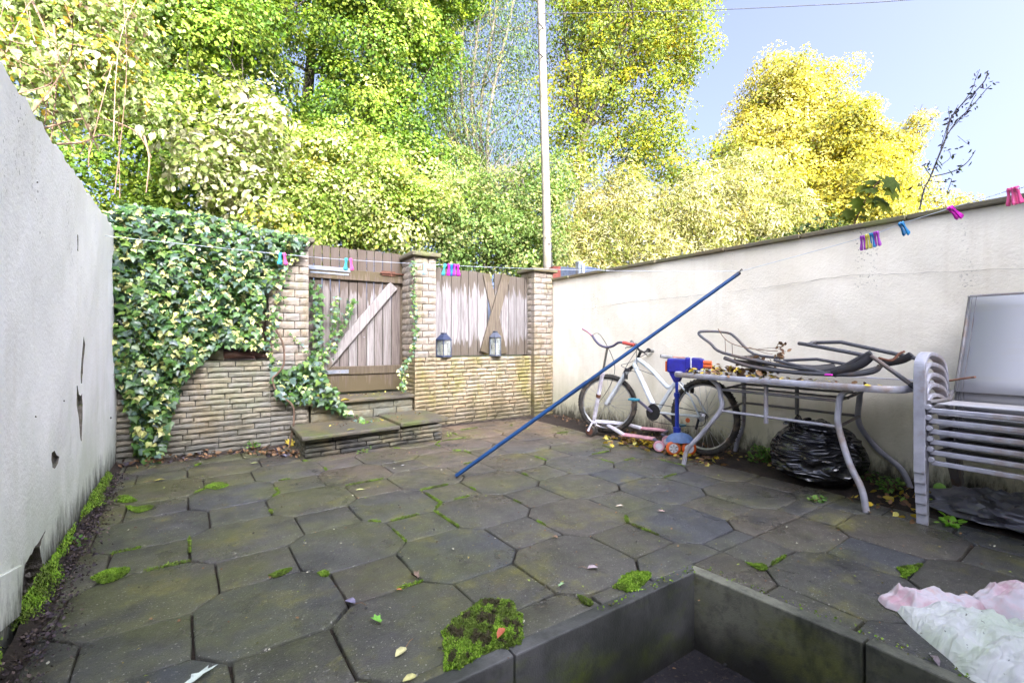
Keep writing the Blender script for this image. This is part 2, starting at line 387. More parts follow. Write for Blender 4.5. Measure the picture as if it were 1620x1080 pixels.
def mat_sheet():
    m = N('sheet'); p = m.pos()
    c = m.mix(m.ramp(m.noise(p, 4.2, 5, .6), [(.47, 0.), (.68, .7)]), (.58, .59, .58), (.42, .52, .36))
    c = m.mix(m.ramp(m.noise(m.mapping(p, (1, 1, 1), loc=(4, 2, 0)), 6, 6, .7), [(.58, 0.), (.72, .7)]), c, (.28, .32, .36))
    c = m.mix(m.ramp(m.noise(p, 48, 2), [(.7, 0.), (.73, .8)]), c, (.05, .05, .05))
    q1 = m.noise(m.mapping(p, (3, 1, 1), rot=(0, 0, .6)), 3.2, 3, .55, 1.3); q2 = m.noise(m.mapping(p, (1, 2.6, 1), rot=(0, 0, -.3)), 5.5, 3, .55, 1.)
    rg = lambda q: m.math('POWER', m.math('SUBTRACT', 1., m.math('ABSOLUTE', m.math('SUBTRACT', m.math('MULTIPLY', q, 2.), 1.))), 5.)
    h = m.math('ADD', rg(q1), m.math('MULTIPLY', rg(q2), .7))
    return m.fin(c, .5, .35, m.bump(h, .3, .02))
M['sheet'] = mat_sheet()
def mat_pinkcloth():
    m = N('pinkcloth'); p = m.pos()
    c = m.ramp(m.noise(p, 13, 3, .6), [(.32, (.50, .32, .36)), (.46, (.58, .48, .51)), (.6, (.55, .52, .56)), (.75, (.52, .33, .30))])
    return m.fin(c, .8, .2, m.bump(m.noise(p, 22, 4), .5, .01))
M['pinkcloth'] = mat_pinkcloth()
M['leather'] = simple('leather', (.16, .07, .045), .5, dirt=(.10, .06, .05), scale=22, bumps=.3)
M['sole'] = simple('sole', (.05, .035, .03), .7)
M['ball'] = simple('ball', (.28, .55, .10), .9, scale=30, bumps=.4)
M['line'] = simple('line', (.62, .66, .70), .5)
M['cable'] = simple('cable', (.03, .03, .035), .7)
M['crack'] = simple('crack', (.22, .19, .15), .9)
PEG = {'teal': (.05, .42, .50), 'blue': (.012, .22, .50), 'pink': (.80, .10, .30), 'magenta': (.62, .02, .45), 'purple': (.36, .04, .44), 'yellow': (.72, .62, .10), 'pale': (.45, .68, .76)}
for k, v in PEG.items(): M['peg_'+k] = simple('peg_'+k, v, .35, var=.05)
M['render_house'] = simple('render_house', (.78, .76, .70), .9, scale=2, bumps=.4)  # pale render picked to bounce light into the yard
M['slate'] = simple('slate', (.10, .10, .12), .7)
M['upvc'] = simple('upvc', (.75, .75, .74), .4)
M['dark_glass'] = mat_glass('dark_glass', (.03, .035, .04), .05, 1.0)
# ================================================================== STRUCTURE
def quadgrid(nu, nv, fn):
    mb = MB(); mb.v = [tuple(fn(i/nu, j/nv)) for j in range(nv+1) for i in range(nu+1)]
    mb.f = [(j*(nu+1)+i, j*(nu+1)+i+1, (j+1)*(nu+1)+i+1, (j+1)*(nu+1)+i) for j in range(nv) for i in range(nu)]
    return mb
def fbm(x, y, s=0.):
    return (math.sin(x*2.1+s)*math.cos(y*1.7-s)+.5*math.sin(x*4.7-y*3.9+s*2)+.25*math.sin(x*9.3+y*8.1+s)+.12*math.sin(x*21+s)*math.sin(y*19.))/1.87
WELL = (0.15, 1.73, -1.25, 1.235)      # x0, x1, y0, y1 of the sunken step
mb = MB()
zg = -.019
def rect(x0, x1, y0, y1, z): mb.add([(x0, y0, z), (x1, y0, z), (x1, y1, z), (x0, y1, z)], [(0, 1, 2, 3)])
rect(-150, 250, 1.25, 5.6, zg); rect(-150, .1, -120, 1.25, zg); mb.add([(1.80, 1.25, zg), (1.925, -1.25, zg), (1.925, -120, zg), (250, -120, zg), (250, 1.25, zg)], [(0, 1, 2, 3, 4)]); rect(.1, 1.925, -120, -1.3, zg)
tag(mb.build('ground', M['soil']), kind='structure')
def bank(u, v):
    x = -60+u*150; y = 5.6+(v**1.6)*130
    h = .25+3.2*(1-math.exp(-max(0, y-5.6)/7.))*(1/(1+math.exp((x-4.6)*1.1)))+.35*(1-math.exp(-(y-5.6)/3.))
    return (x, y, zg+h*min(1, (y-5.6)*1.2)+.18*fbm(x*.5, y*.5)*min(1, (y-5.6)))
tag(quadgrid(90, 60, bank).build('hillside', M['bank'], smooth=True), kind='structure')
tag(MB().box(((WELL[0]+WELL[1])/2, (WELL[2]+WELL[3])/2, -.36), (WELL[1]-WELL[0]+.1, WELL[3]-WELL[2]+.1, .06)).build('stairwell_floor', M['well']), kind='structure')
# kerb stones that line the well
kb = thing('stairwell_kerb', 'mossy concrete kerb round the sunken step in the foreground', 'kerb', (1.76, 1.25, 0))
def kerb_stone(a, b, ia, ib, mat, z1=.004):
    P = [Vector((*p, 0)) for p in (a, b, ib, ia)]
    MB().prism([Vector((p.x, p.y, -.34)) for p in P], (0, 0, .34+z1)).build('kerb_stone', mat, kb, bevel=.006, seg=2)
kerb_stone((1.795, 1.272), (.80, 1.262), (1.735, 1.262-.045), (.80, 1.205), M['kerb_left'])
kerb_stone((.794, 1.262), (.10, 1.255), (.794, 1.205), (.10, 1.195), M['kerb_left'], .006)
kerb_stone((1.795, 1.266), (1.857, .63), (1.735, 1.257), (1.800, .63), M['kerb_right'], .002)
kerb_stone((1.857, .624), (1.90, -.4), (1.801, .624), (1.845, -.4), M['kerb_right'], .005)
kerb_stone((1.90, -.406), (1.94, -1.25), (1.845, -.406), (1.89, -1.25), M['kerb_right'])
# paving: octagons and small squares laid diagonally
pv = thing('paving', 'worn concrete patio of octagonal slabs and small square infills', 'paving', (1.5, 3, -.02)); pv['kind'] = 'structure'
del pv['category'], pv['label']
def clip(poly, nx, ny, d):
    out = []
    for i in range(len(poly)):
        a, b = poly[i], poly[(i+1) % len(poly)]
        da, db = a[0]*nx+a[1]*ny-d, b[0]*nx+b[1]*ny-d
        if da >= 0: out.append(a)
        if da*db < 0:
            t = da/(da-db); out.append((a[0]+t*(b[0]-a[0]), a[1]+t*(b[1]-a[1])))
    return out
def area(p): return .5*sum(p[i][0]*p[(i+1) % len(p)][1]-p[(i+1) % len(p)][0]*p[i][1] for i in range(len(p)))
def inset(poly, d):
    n = len(poly); out = []
    for i in range(n):
        p, a, b = Vector(poly[i]), Vector(poly[i-1]), Vector(poly[(i+1) % n])
        e1 = (p-a).normalized(); e2 = (b-p).normalized(); n1 = Vector((-e1.y, e1.x)); n2 = Vector((-e2.y, e2.x))
        m = (n1+n2); m = m/max(.4, m.dot(m)/2*1.0) if m.length > 1e-6 else n1
        out.append(tuple(p+m*d*(1.0/ max(.5, 1.0))))
    return out
def clean(poly):
    out = []
    for p in poly:
        if not out or (Vector(p)-Vector(out[-1])).length > .012: out.append(p)
    if len(out) > 1 and (Vector(out[0])-Vector(out[-1])).length < .012: out.pop()
    return out
def slab(poly):
    poly = clean(poly)
    if len(poly) < 3 or area(poly) < .004: return
    dens = []
    for i in range(len(poly)):        # worn, slightly wavering edges
        a, b = Vector(poly[i]), Vector(poly[(i+1) % len(poly)]); L = (b-a).length; k = max(1, int(L/.09)); nn = Vector((-(b-a).y, (b-a).x)).normalized()
        for q in range(k): dens.append(tuple(a.lerp(b, q/k)+nn*((R.random()-.5)*.004 if q else .005*R.random())))
    jw = R.uniform(.0022, .0048); o_ = inset(dens, jw); i_ = inset(dens, jw+.0025); i2 = inset(dens, jw+.007); n = len(dens)
    cx = sum(p[0] for p in dens)/n; cy = sum(p[1] for p in dens)/n
    tx, ty, tz = (R.random()-.5)*.012, (R.random()-.5)*.012, (R.random()-.5)*.005
    zt = lambda p, dz: dz+tz+(p[0]-cx)*tx+(p[1]-cy)*ty
    vs = [(p[0], p[1], -.045) for p in o_]+[(p[0], p[1], zt(p, -.005)) for p in o_]+[(p[0], p[1], zt(p, -.0016)) for p in i_]+[(p[0], p[1], zt(p, 0)) for p in i2]
    fs = []
    for r in range(3): fs += [(r*n+i, r*n+(i+1) % n, (r+1)*n+(i+1) % n, (r+1)*n+i) for i in range(n)]
    fs.append(tuple(3*n+i for i in range(n)))
    me = bpy.data.meshes.new('paving_slab'); me.from_pydata(vs, [], fs); me.materials.append(M['paving'])
    me.shade_smooth(); me.set_sharp_from_angle(angle=math.radians(60))
    link('paving_slab', me, pv)
PA = (.37384, .41156); PB = (-.41156, .37384); PO = (.981, 1.566); hs = .150
angs = math.radians(47.75-45)
ux, uy = (math.cos(angs), math.sin(angs)), (-math.sin(angs), math.cos(angs))
def lattice(i, j): return (PO[0]+i*PA[0]+j*PB[0], PO[1]+i*PA[1]+j*PB[1])
def place(poly):
    for nx, ny, d in ((1, .045, -.46), (-1, .0, -3.42), (0, 1, -1.25), (.045, -1, -4.80)):
        poly = clip(poly, nx, ny, d)
        if len(poly) < 3: return
    top = clip(poly, -.01, 1, 1.2545)                # beyond the well
    right = clip(clip(poly, .01, -1, -1.2545), 1, .062, 1.8765)
    left = clip(clip(poly, .01, -1, -1.2545), -1, 0, -.095)
    if len(right) < 3 and len(left) < 3 and len(top) >= 3: slab(top); return
    for q in (top, right, left):
        if len(q) >= 3: slab(q)
for i in range(-14, 15):
    for j in range(-14, 15):
        c = lattice(i, j)
        if not (-1.6 < c[0] < 4.6 and -2.2 < c[1] < 6): continue
        sq = [(c[0]+s*hs*ux[0]+t*hs*uy[0], c[1]+s*hs*ux[1]+t*hs*uy[1]) for s, t in ((-1, -1), (1, -1), (1, 1), (-1, 1))]
        place(sq)
        # octagon in the middle of the cell (i,j),(i+1,j),(i+1,j+1),(i,j+1)
        oc = []
        cs = [lattice(i, j), lattice(i+1, j), lattice(i+1, j+1), lattice(i, j+1)]
        hd = hs*math.sqrt(2)
        A = Vector(PA).normalized(); B = Vector(PB).normalized()
        for q, (p, e1, e2) in enumerate(((cs[0], B, A), (cs[1], -A, B), (cs[2], -B, -A), (cs[3], A, -B))):
            oc += [tuple(Vector(p)+e1*hd), tuple(Vector(p)+e2*hd)]
        place(oc)
# loose soil banked along the walls
def soil_strip(name, pts_in, pts_out, hi, w=40):
    def f(u, v):
        k = v*(len(pts_in)-1); a = int(min(k, len(pts_in)-2)); t = k-a
        p = Vector(pts_in[a]).lerp(Vector(pts_in[a+1]), t); q = Vector(pts_out[a]).lerp(Vector(pts_out[a+1]), t)
        e = q.lerp(p, u); wob = .06*fbm(e.x*6, e.y*6, 2.)
        e = q.lerp(p, max(0, min(1, u+wob*(1-u)*3)))
        z = -.016+hi*(u**1.5)+.011*abs(fbm(e.x*13, e.y*13, 1.))+.006*abs(fbm(e.x*37, e.y*33, 1.)) - .01*(1-u)
        return (e.x, e.y, z)
    tag(quadgrid(16, w*4, f).build(name, M['soil'], smooth=True), kind='structure')
soil_strip('soil_edge', [(-.40, .6), (-.50, 1.4), (-.57, 2.4), (-.62, 3.6), (-.68, 4.86)], [(-.33, .6), (-.40, 1.4), (-.45, 2.4), (-.50, 3.6), (-.54, 4.6)], .045)
soil_strip('soil_edge', [(4.0, -.9), (4.0, 1.0), (3.97, 2.4), (3.95, 3.6), (3.93, 4.95)], [(3.40, -.9), (3.22, 1.0), (3.18, 1.9), (3.55, 3.4), (3.66, 4.9)], .035)
soil_strip('soil_edge', [(-.7, 4.86), (.6, 4.86), (1.2, 5.0), (2.2, 5.0), (3.95, 5.0)], [(-.6, 4.52), (.58, 4.62), (1.2, 4.7), (2.2, 4.76), (3.8, 4.80)], .03)

# ------------------------------------------------------------------ rendered side walls
def rough_wall(name, label, cat, xa, ya, xb, yb, top, thick, side, mat, ragged, holes=None):
    t = thing(name, label, cat, ((xa+xb)/2, (ya+yb)/2, 0))
    nu, nv = 150, 46
    def f(u, v):
        y = ya+(yb-ya)*u; x = xa+(xb-xa)*u
        tp = top+(ragged*(.5*fbm(y*3.1, 1.)+.5*fbm(y*11, 2.)) if ragged else 0)
        z = -.05+(tp+.05)*v
        return (x+side*(.010*fbm(y*1.3, z*1.9, 1.)+.003*fbm(y*7, z*6, 2.)), y, z)
    mb = quadgrid(nu, nv, f)
    if holes:
        W = nu+1; keep = []
        for fc in mb.f:
            c = sum((Vector(mb.v[i]) for i in fc), Vector())/4
            if not holes(c.y, c.z): keep.append(fc)
        mb.f = keep
    n = len(mb.v)
    # top, back and end faces behind the face skin
    back = [(mb.v[i][0]-side*thick, mb.v[i][1], mb.v[i][2]) for i in range(nu+1)]; backt = [(mb.v[nv*(nu+1)+i][0]-side*thick, mb.v[nv*(nu+1)+i][1], mb.v[nv*(nu+1)+i][2]-.004) for i in range(nu+1)]
    mb.v += back+backt
    for i in range(nu):
        mb.f.append((i, i+1, n+i+1, n+i))
        mb.f.append((n+i, n+i+1, n+nu+1+i+1, n+nu+1+i)); mb.f.append((nv*(nu+1)+i, nv*(nu+1)+i+1, n+nu+1+i+1, n+nu+1+i))
    for e in (0, nu):
        for j in range(nv):
            pass
        mb.f.append(tuple([j*(nu+1)+e for j in range(nv+1)]+[n+nu+1+e, n+e]))
    me = mb.mesh('plaster', mat, False); me.shade_smooth(); me.set_sharp_from_angle(angle=math.radians(40))
    o = link('plaster', me, t)
    return t
def inpoly(x, y, P):
    c = False; j = len(P)-1
    for i in range(len(P)):
        if (P[i][1] > y) != (P[j][1] > y) and x < (P[j][0]-P[i][0])*(y-P[i][1])/(P[j][1]-P[i][1])+P[i][0]: c = not c
        j = i
    return c
def LW(px, py): p = WX(px, py, -.59); return (p.y, p.z)
lw = rough_wall('rendered_wall', 'tall white rendered wall on the left with cracks and a broken plaster hole', 'wall', -.46, -1.25, -.675, 4.86, 1.885, .22, 1, M['plaster_left'], .03)
# places where the plaster has cracked and fallen away: cut into the wall
def wallx(y): return -.46+(-.675+.46)*(y+1.25)/6.11
def on_left(px, py):
    r = ray(px, py); q = Vector((0, 0, 1))+r*((-.46-.0352*1.25)/(r.x+.0352*r.y)); return Vector((wallx(q.y), q.y, q.z))
cutter = MB()
def chip(pts, depth):
    P = [on_left(px, py) for px, py in pts]; Q = []
    for i, p in enumerate(P):
        q = P[(i+1) % len(P)]; Q.append(p)
        k = max(1, int((q-p).length/.02))
        for j in range(1, k): Q.append(p.lerp(q, j/k)+Vector((0, R.gauss(0, .0022), R.gauss(0, .0022))))
    cutter.prism([p+Vector((.05, 0, 0)) for p in Q], (-.05-depth, 0, 0))
chip([(131, 532), (133.5, 545), (132, 575), (132.5, 590), (131, 606), (129.5, 606), (128.5, 590), (128.5, 575), (129, 555)], .015)
chip([(121.5, 610), (123, 610), (126, 624), (129, 626), (131, 622), (132, 640), (131, 668), (130.6, 697), (129.5, 697), (126, 660), (122.5, 640)], .02)
chip([(79, 716), (85, 713), (90, 720), (94, 722), (92, 732), (86, 741), (81, 740), (78, 728)], .015)
chip([(73, 838), (62, 851), (52, 864), (41, 884), (35, 893), (34, 925), (33, 972), (48, 975), (60, 970), (66, 940), (70, 920), (66, 890), (60, 865)], .05)
chip([(122, 371), (123.5, 372), (123, 398), (121.5, 396)], .01)
for px, py in ((56, 659), (101, 634), (174, 661), (61, 289)): chip([(px-1.4, py), (px, py-1.6), (px+1.5, py), (px, py+1.5)], .012)
_cut = cutter.build('cutter', M['rubble']); _pl = [c for c in lw.children if c.name.startswith('plaster')][0]
_m = _pl.modifiers.new('b', 'BOOLEAN'); _m.object = _cut; _m.operation = 'DIFFERENCE'; _m.solver = 'EXACT'
try: _m.material_mode = 'TRANSFER'
except Exception: pass
_dg = bpy.context.evaluated_depsgraph_get(); _me = bpy.data.meshes.new_from_object(_pl.evaluated_get(_dg)); _pl.modifiers.clear(); _pl.data = _me
bpy.data.objects.remove(_cut); print('wall mats', [m.name for m in _me.materials], len(_me.polygons))
_c = []
mb = MB()
for k in range(46):
    r_ = R.random(); px = 36+26*R.random()+6*(1-r_); py = 885+82*R.random()
    q = ray(px, py); t = (-.46-.0352*1.25)/(q.x+.0352*q.y); p = Vector((0, 0, 1))+q*t
    mb.lathe((wallx(p.y)-.05+.03*R.random(), p.y, p.z), [(.002, -.008), (.007+.008*R.random(), -.003), (.006, .006), (.001, .012)], 5, (R.random()-.5, R.random()-.5, R.random()))
tag(mb.build('loose_rubble', M['rubble'], lw), kind='stuff')
# flap of plaster standing away below the hole
fl = []
for px, py in [(0, 912), (12, 905), (34, 893), (35, 930), (33, 972), (18, 985), (0, 1000)]:
    q = ray(px, py); t = (-.44-.0352*1.25)/(q.x+.0352*q.y); p = Vector((0, 0, 1))+q*t; fl.append(Vector((wallx(p.y)+.018+.004*R.random(), p.y, p.z)))
MB().prism(fl, (-.012, 0, 0)).build('plaster_flap', M['plaster_left'], lw, bevel=.002)

def rightx(y): return 3.985-.0225*(y+.0)
rw = rough_wall('rendered_wall', 'long cream rendered wall with a mossy coping on the right of the yard', 'wall', rightx(-1.25), -1.25, rightx(4.98), 4.98, 1.825, .20, -1, M['plaster_right'], 0)
y = -1.25; k = 0
while y < 4.98:
    L = min(.62+.25*R.random(), 4.985-y); x0 = rightx(y+L/2)
    MB().box((x0+.085+(R.random()-.5)*.006, y+L/2, 1.843+(R.random()-.5)*.006), (.245, L-.006, .036)).build('coping_stone', M['cap'], rw, bevel=.008, seg=2)
    y += L
cp = [WX(px, py, 3.93) for px, py in [(895, 492), (940, 488), (1000, 478), (1080, 470), (1150, 462), (1230, 452), (1330, 437), (1420, 433), (1520, 428), (1640, 424)]]
pts = []
for p in smooth_path(cp, 9): pts.append(Vector((rightx(p.y)-.012+.002, p.y, p.z+(R.random()-.5)*.008)))
MB().tube(pts, [.0005+.0011*R.random() for _ in pts], 4).build('hairline_crack', M['crack'], rw)

# ------------------------------------------------------------------ brick work
def brick_variants(mat, nm):
    out = []
    for k in range(7):
        rr = random.Random(k*13+hash(nm) % 1 + 5); mb = MB(); nx, nz = 5, 3
        for j in range(nz+1):
            for i in range(nx+1):
                e = (i in (0, nx)) or (j in (0, nz)); d = .10*(1 if e else 0)+(rr.random()-.5)*(.03 if e else .08)
                mb.v.append((i/nx+(rr.random()-.5)*.012*(1), d, j/nz+(rr.random()-.5)*.035))
        mb.f = [(j*(nx+1)+i, j*(nx+1)+i+1, (j+1)*(nx+1)+i+1, (j+1)*(nx+1)+i) for j in range(nz) for i in range(nx)]
        b = [(0, 1, 0), (1, 1, 0), (1, 1, 1), (0, 1, 1)]; n = len(mb.v); mb.v += b
        e0 = [i for i in range(nx+1)]; e2 = [nz*(nx+1)+i for i in range(nx+1)]; l = [j*(nx+1) for j in range(nz+1)]; r = [j*(nx+1)+nx for j in range(nz+1)]
        mb.f += [tuple(e0+[n+1, n]), tuple(reversed(e2+[n+2, n+3])), tuple(reversed(l+[n+3, n])), tuple(r+[n+2, n+1])]
        me = mb.mesh('brick', mat, False); out.append(me)
    return out
BV = {k: brick_variants(M[k], k) for k in ('brick_cream', 'brick_yard', 'brick_grey', 'brick_dark', 'brick_step')}
def put_brick(parent, kind, p, ang, w, h, d=.075):
    o = bpy.data.objects.new('brick', R.choice(BV[kind])); COL.objects.link(o)
    o.parent = parent; o.location = Vector(p)-parent.location; o.rotation_euler = (0, 0, ang); o.scale = (w, d, h)
    if R.random() < .5:
        o.rotation_euler = (0, 0, ang); o.scale = (w, d, h)
def face_bricks(parent, kind, o, ang, width, z0, z1, ch, wr, gap=.008, seedx=0., skip=None, first=None, stack=None):
    """courses of bricks on a vertical face; o = left end (x,y), running along ang"""
    z = z0; ca, sa = math.cos(ang), math.sin(ang); n = max(1, round((z1-z0)/ch)); ch = (z1-z0)/n
    for c in range(n):
        x = 0.; row = []
        while x < width-.02:
            w = R.uniform(*wr)
            if first and x == 0: w = first[c % 2]
            if width-x-w < .07: w = width-x
            row.append((x, w)); x += w
        hh = ch
        for x, w in row:
            if skip and skip(x+w/2, z): continue
            put_brick(parent, kind, (o[0]+ca*(x+gap/2)+(R.random()-.5)*.004*sa, o[1]+sa*(x+gap/2)+(R.random()-.5)*.006*ca, z+gap/2+(R.random()-.5)*.002), ang, w-gap, hh-gap, .07+.008*R.random())
        z += ch
bw1 = thing('brick_wall', 'low grey split-stone wall below the ivy, left of the gate', 'wall', (-.1, 4.9, 0))
MB().box((-.125, 4.935, .39), (1.13, .17, .84)).build('mortar', M['mortar'], bw1)
face_bricks(bw1, 'brick_grey', (-.69, 4.825), 0, 1.13, .0, .82, .0482, (.10, .30))
bw2 = thing('brick_wall', 'low honey-coloured split-stone wall with moss stains under the fence panel', 'wall', (2.9, 5.0, 0))
MB().box((2.84, 5.10, .385), (1.37, .23, .83)).build('mortar', M['mortar'], bw2)
face_bricks(bw2, 'brick_yard', (2.15, 4.965), 0, 1.40, .0, .81, .0476, (.12, .29))
def pillar(label, x0, x1, yf, yb, top, kind_hi, kind_lo, side_lo=True, cap=(.045, .06)):
    t = thing('brick_pillar', label, 'pillar', ((x0+x1)/2, (yf+yb)/2, 0))
    MB().box(((x0+x1)/2, (yf+yb)/2+.006, top/2), (x1-x0-.045, yb-yf-.045, top)).build('mortar', M['mortar'], t)
    w = x1-x0; d = yb-yf
    face_bricks(t, kind_lo, (x0, yf), 0, w, 0, .815, .0478, (.12, .24))
    face_bricks(t, kind_hi, (x0, yf), 0, w, .815, top, .0768, (.1, .2), first=(w*.64, w*.36))
    face_bricks(t, kind_lo, (x0-.002, yb), -math.pi/2, d-.07, 0, .815, .0478, (.12, .24))
    face_bricks(t, kind_hi, (x0-.002, yb), -math.pi/2, d-.07, .815, top, .0768, (.1, .2), first=(d*.5, d*.3))
    MB().box(((x0+x1)/2, (yf+yb)/2, top+.028), (w+cap[0]*2, d+cap[0]*2, .05)).build('cap_stone', M['cap'], t, bevel=.012, seg=2)
    return t
pillar('cream brick pillar with trailing ivy at the left of the gate', .42, .775, 4.85, 5.22, 1.965, 'brick_cream', 'brick_grey')
pillar('cream brick pillar between the gate and the fence panel', 1.885, 2.148, 4.90, 5.36, 1.965, 'brick_cream', 'brick_yard')
pillar('cream brick pillar in the back corner against the rendered wall', 3.55, 3.868, 4.90, 5.22, 1.93, 'brick_cream', 'brick_yard')
tag(MB().prism([WY(328, 568, 4.86), WY(355, 570, 4.86), WY(353, 553, 4.86), WY(336, 553, 4.86)], (0, .12, 0)).build('stone_block', M['cap'], bevel=.006), 'small pale stone block on the low wall beside the brown shoes', 'block')
# steps
st = thing('stone_steps', 'two dark stone steps leading up to the wooden gate', 'steps', (1.3, 4.6, 0))
MB().box((1.285, 4.70, .08), (1.27, .80, .165)).build('step_core', M['mortar'], st)
MB().box((1.33, 5.145, .28), (1.09, .30, .22)).build('step_core', M['mortar'], st)
face_bricks(st, 'brick_dark', (.64, 4.215), .045, 1.30, 0, .165, .041, (.13, .30))
face_bricks(st, 'brick_step', (.635, 4.80), -math.pi/2, .58, 0, .165, .041, (.13, .25))
face_bricks(st, 'brick_step', (.79, 4.835), .09, 1.09, .195, .37, .088, (.20, .34))
def tread(pts, z, th): MB().prism([(x, y, z-th) for x, y in pts], (0, 0, th)).build('tread', M['tread'], st, bevel=.009, seg=2)
tread([(.605, 4.135), (1.475, 4.205), (1.455, 4.88), (.60, 4.83)], .200, .034)
tread([(1.482, 4.215), (2.02, 4.27), (2.00, 4.95), (1.462, 4.88)], .222, .04)
tread([(.735, 4.775), (1.882, 4.895), (1.882, 5.30), (.79, 5.30)], .408, .036)
# ------------------------------------------------------------------ timber gate and fences
gt = thing('garden_gate', 'weathered timber gate with a diagonal brace above the stone steps', 'gate', (1.33, 5.3, .42))
xs = .80; i = 0; edges = []
while xs < 1.865:
    w = min(R.uniform(.082, .118), 1.872-xs)
    if w < .03: break
    zt = 2.045+(xs-.8)*.0+(R.random()-.5)*.008
    o = MB().box((xs+w/2, 5.31+(R.random()-.5)*.004, (.455+zt)/2), (w-.008, .02, zt-.455)).build('board', M['wood_gate'], gt, bevel=.002)
    xs += w
MB().box((1.335, 5.283, 1.745), (1.08, .03, .115)).build('rail', M['wood_damp'], gt, bevel=.005)
MB().box((1.335, 5.283, .675), (1.08, .03, .095)).build('rail', M['wood_damp'], gt, bevel=.005)
MB().bar((.965, 5.272, .70), (1.765, 5.272, 1.66), .032, .115, up=(-.77, 0, .64)).build('brace', M['wood_brace'], gt, bevel=.005)
MB().box((1.335, 5.295, .53), (1.08, .02, .19)).build('kick_board', M['wood_damp'], gt, bevel=.003)
MB().box((1.872, 5.345, 1.24), (.05, .05, 1.60)).build('gate_post', M['wood_damp'], gt, bevel=.003)
h = MB(); h.box((1.05, 5.262, 1.795), (.44, .006, .045)); h.box((1.05, 5.264, 1.745), (.40, .005, .02)); h.build('strap_hinge', M['galv'], gt, bevel=.002)
h = MB(); h.box((1.12, 5.262, .665), (.26, .006, .042)); h.build('strap_hinge', M['galv'], gt, bevel=.002)
for cx, cz in [(.9, 1.797), (1.0, 1.797), (1.1, 1.797), (1.2, 1.797), (1.08, .665), (1.15, .665), (1.22, .665)]:
    MB().lathe((cx, 5.256, cz), [(.001, 0), (.007, .001), (.006, .005)], 8, (0, 1, 0)).build('bolt_head', M['frame_dull'], gt)
h = MB(); h.tube([(1.60, 5.25, 1.795), (1.88, 5.25, 1.795)], .009, 8); h.box((1.70, 5.258, 1.795), (.16, .008, .055)); h.tube([(1.72, 5.25, 1.795), (1.72, 5.22, 1.775), (1.72, 5.22, 1.755)], .007, 6)
h.build('bolt_latch', M['rust'], gt, smooth=True)
MB().lathe((1.43, 5.297, 1.05), [(.001, 0), (.009, .001), (.006, .006)], 8, (0, 1, 0)).build('bolt_head', M['frame_dull'], gt)
fp = thing('fence_panel', 'grey vertical-board fence panel on the low wall, broken by a gap', 'fence', (2.85, 5.06, .81))
xs = 2.165; i = 0
while xs < 3.55:
    w = R.uniform(.10, .135)
    if 2.86 < xs+w/2 < 3.05: xs += w; continue
    zt = 1.885-(xs-2.1)*.01+(R.random()-.5)*.012
    if xs > 3.1: zt -= .01
    w = min(w, 3.552-xs)
    if w > .03: MB().box((xs+w/2, 5.075+(R.random()-.5)*.005, (.825+zt)/2), (w-.006, .019, zt-.825)).build('board', M['wood_fence'], fp, bevel=.002)
    xs += w
MB().box((2.86, 5.10, 1.65), (1.37, .03, .07)).build('rail', M['wood_damp'], fp, bevel=.003)
MB().box((2.86, 5.10, 1.0), (1.37, .03, .07)).build('rail', M['wood_damp'], fp, bevel=.003)
tag(MB().bar((2.86, 5.03, .86), (3.19, 5.03, 1.87), .022, .13, up=(-.9, 0, .3)).build('loose_board', M['wood_loose'], bevel=.003), 'loose plank leaning to the right across the gap in the fence', 'plank')
tag(MB().bar((2.90, 5.052, 1.86), (3.16, 5.052, .84), .018, .105, up=(.9, 0, .3)).build('loose_board', M['wood_loose'], bevel=.003), 'loose plank leaning to the left behind the other crossed plank', 'plank')
bf = thing('fence_panel', 'damp timber fence almost buried behind the ivy on the left', 'fence', (-.1, 5.03, .82))
xs = -.68
while xs < .40:
    MB().box((xs+.05, 5.04, 1.40), (.095, .02, 1.16)).build('board', M['wood_damp'], bf, bevel=.002); xs += .1
MB().box((.345, 4.97, 1.35), (.085, .085, 1.05)).build('post', M['wood_damp'], bf, bevel=.004)

# ------------------------------------------------------------------ unseen house behind the camera, its bulk shaped to shade the yard
hs_ = thing('unseen_house', 'unseen terraced house behind the near end, set back and sized for its shade', 'house', (1.5, -3, 0))
def hwall(x0, x1, z0, z1): MB().box(((x0+x1)/2, -1.45, (z0+z1)/2), (x1-x0, .3, z1-z0)).build('wall', M['render_house'], hs_)
TA = 2.45
hwall(-4, -.2, -.4, TA); hwall(-.2, 1.0, 2.1, TA); hwall(1.0, 1.75, -.4, TA); hwall(1.75, 3.3, -.4, 1.0); hwall(1.75, 3.3, 2.2, TA); hwall(3.3, 6, -.4, TA)
MB().box((1, -3.9, 2.5), (10.4, 5.4, .10)).build('flat_roof', M['slate'], hs_)  # low annexe added so more skylight reaches the near yard
d = MB().box((.4, -1.5, .86), (1.18, .05, 2.46)).build('door', M['upvc'], hs_, bevel=.01)
MB().box((.4, -1.47, 1.35), (.8, .02, 1.1)).build('pane', M['dark_glass'], d)
MB().tube([(.85, -1.45, .85), (.85, -1.42, .85), (.75, -1.42, .85)], .01, 6).build('handle', M['steel'], d)
w_ = MB().box((2.525, -1.47, 1.6), (1.5, .08, 1.16)).build('window', M['upvc'], hs_, bevel=.01)
MB().box((2.2, -1.42, 1.6), (.55, .02, 1.0)).build('pane', M['dark_glass'], w_); MB().box((2.88, -1.42, 1.6), (.55, .02, 1.0)).build('pane', M['dark_glass'], w_)
MB().prism([(-12.2, -6.2, 7.7), (-12.2, -6.2, 7.8), (-12.2, -10, 10.9), (-12.2, -13.8, 7.8), (-12.2, -13.8, 7.7)], (26.4, 0, 0)).build('roof', M['slate'], hs_)  # eaves and ridge sized so the shade covers the back wall
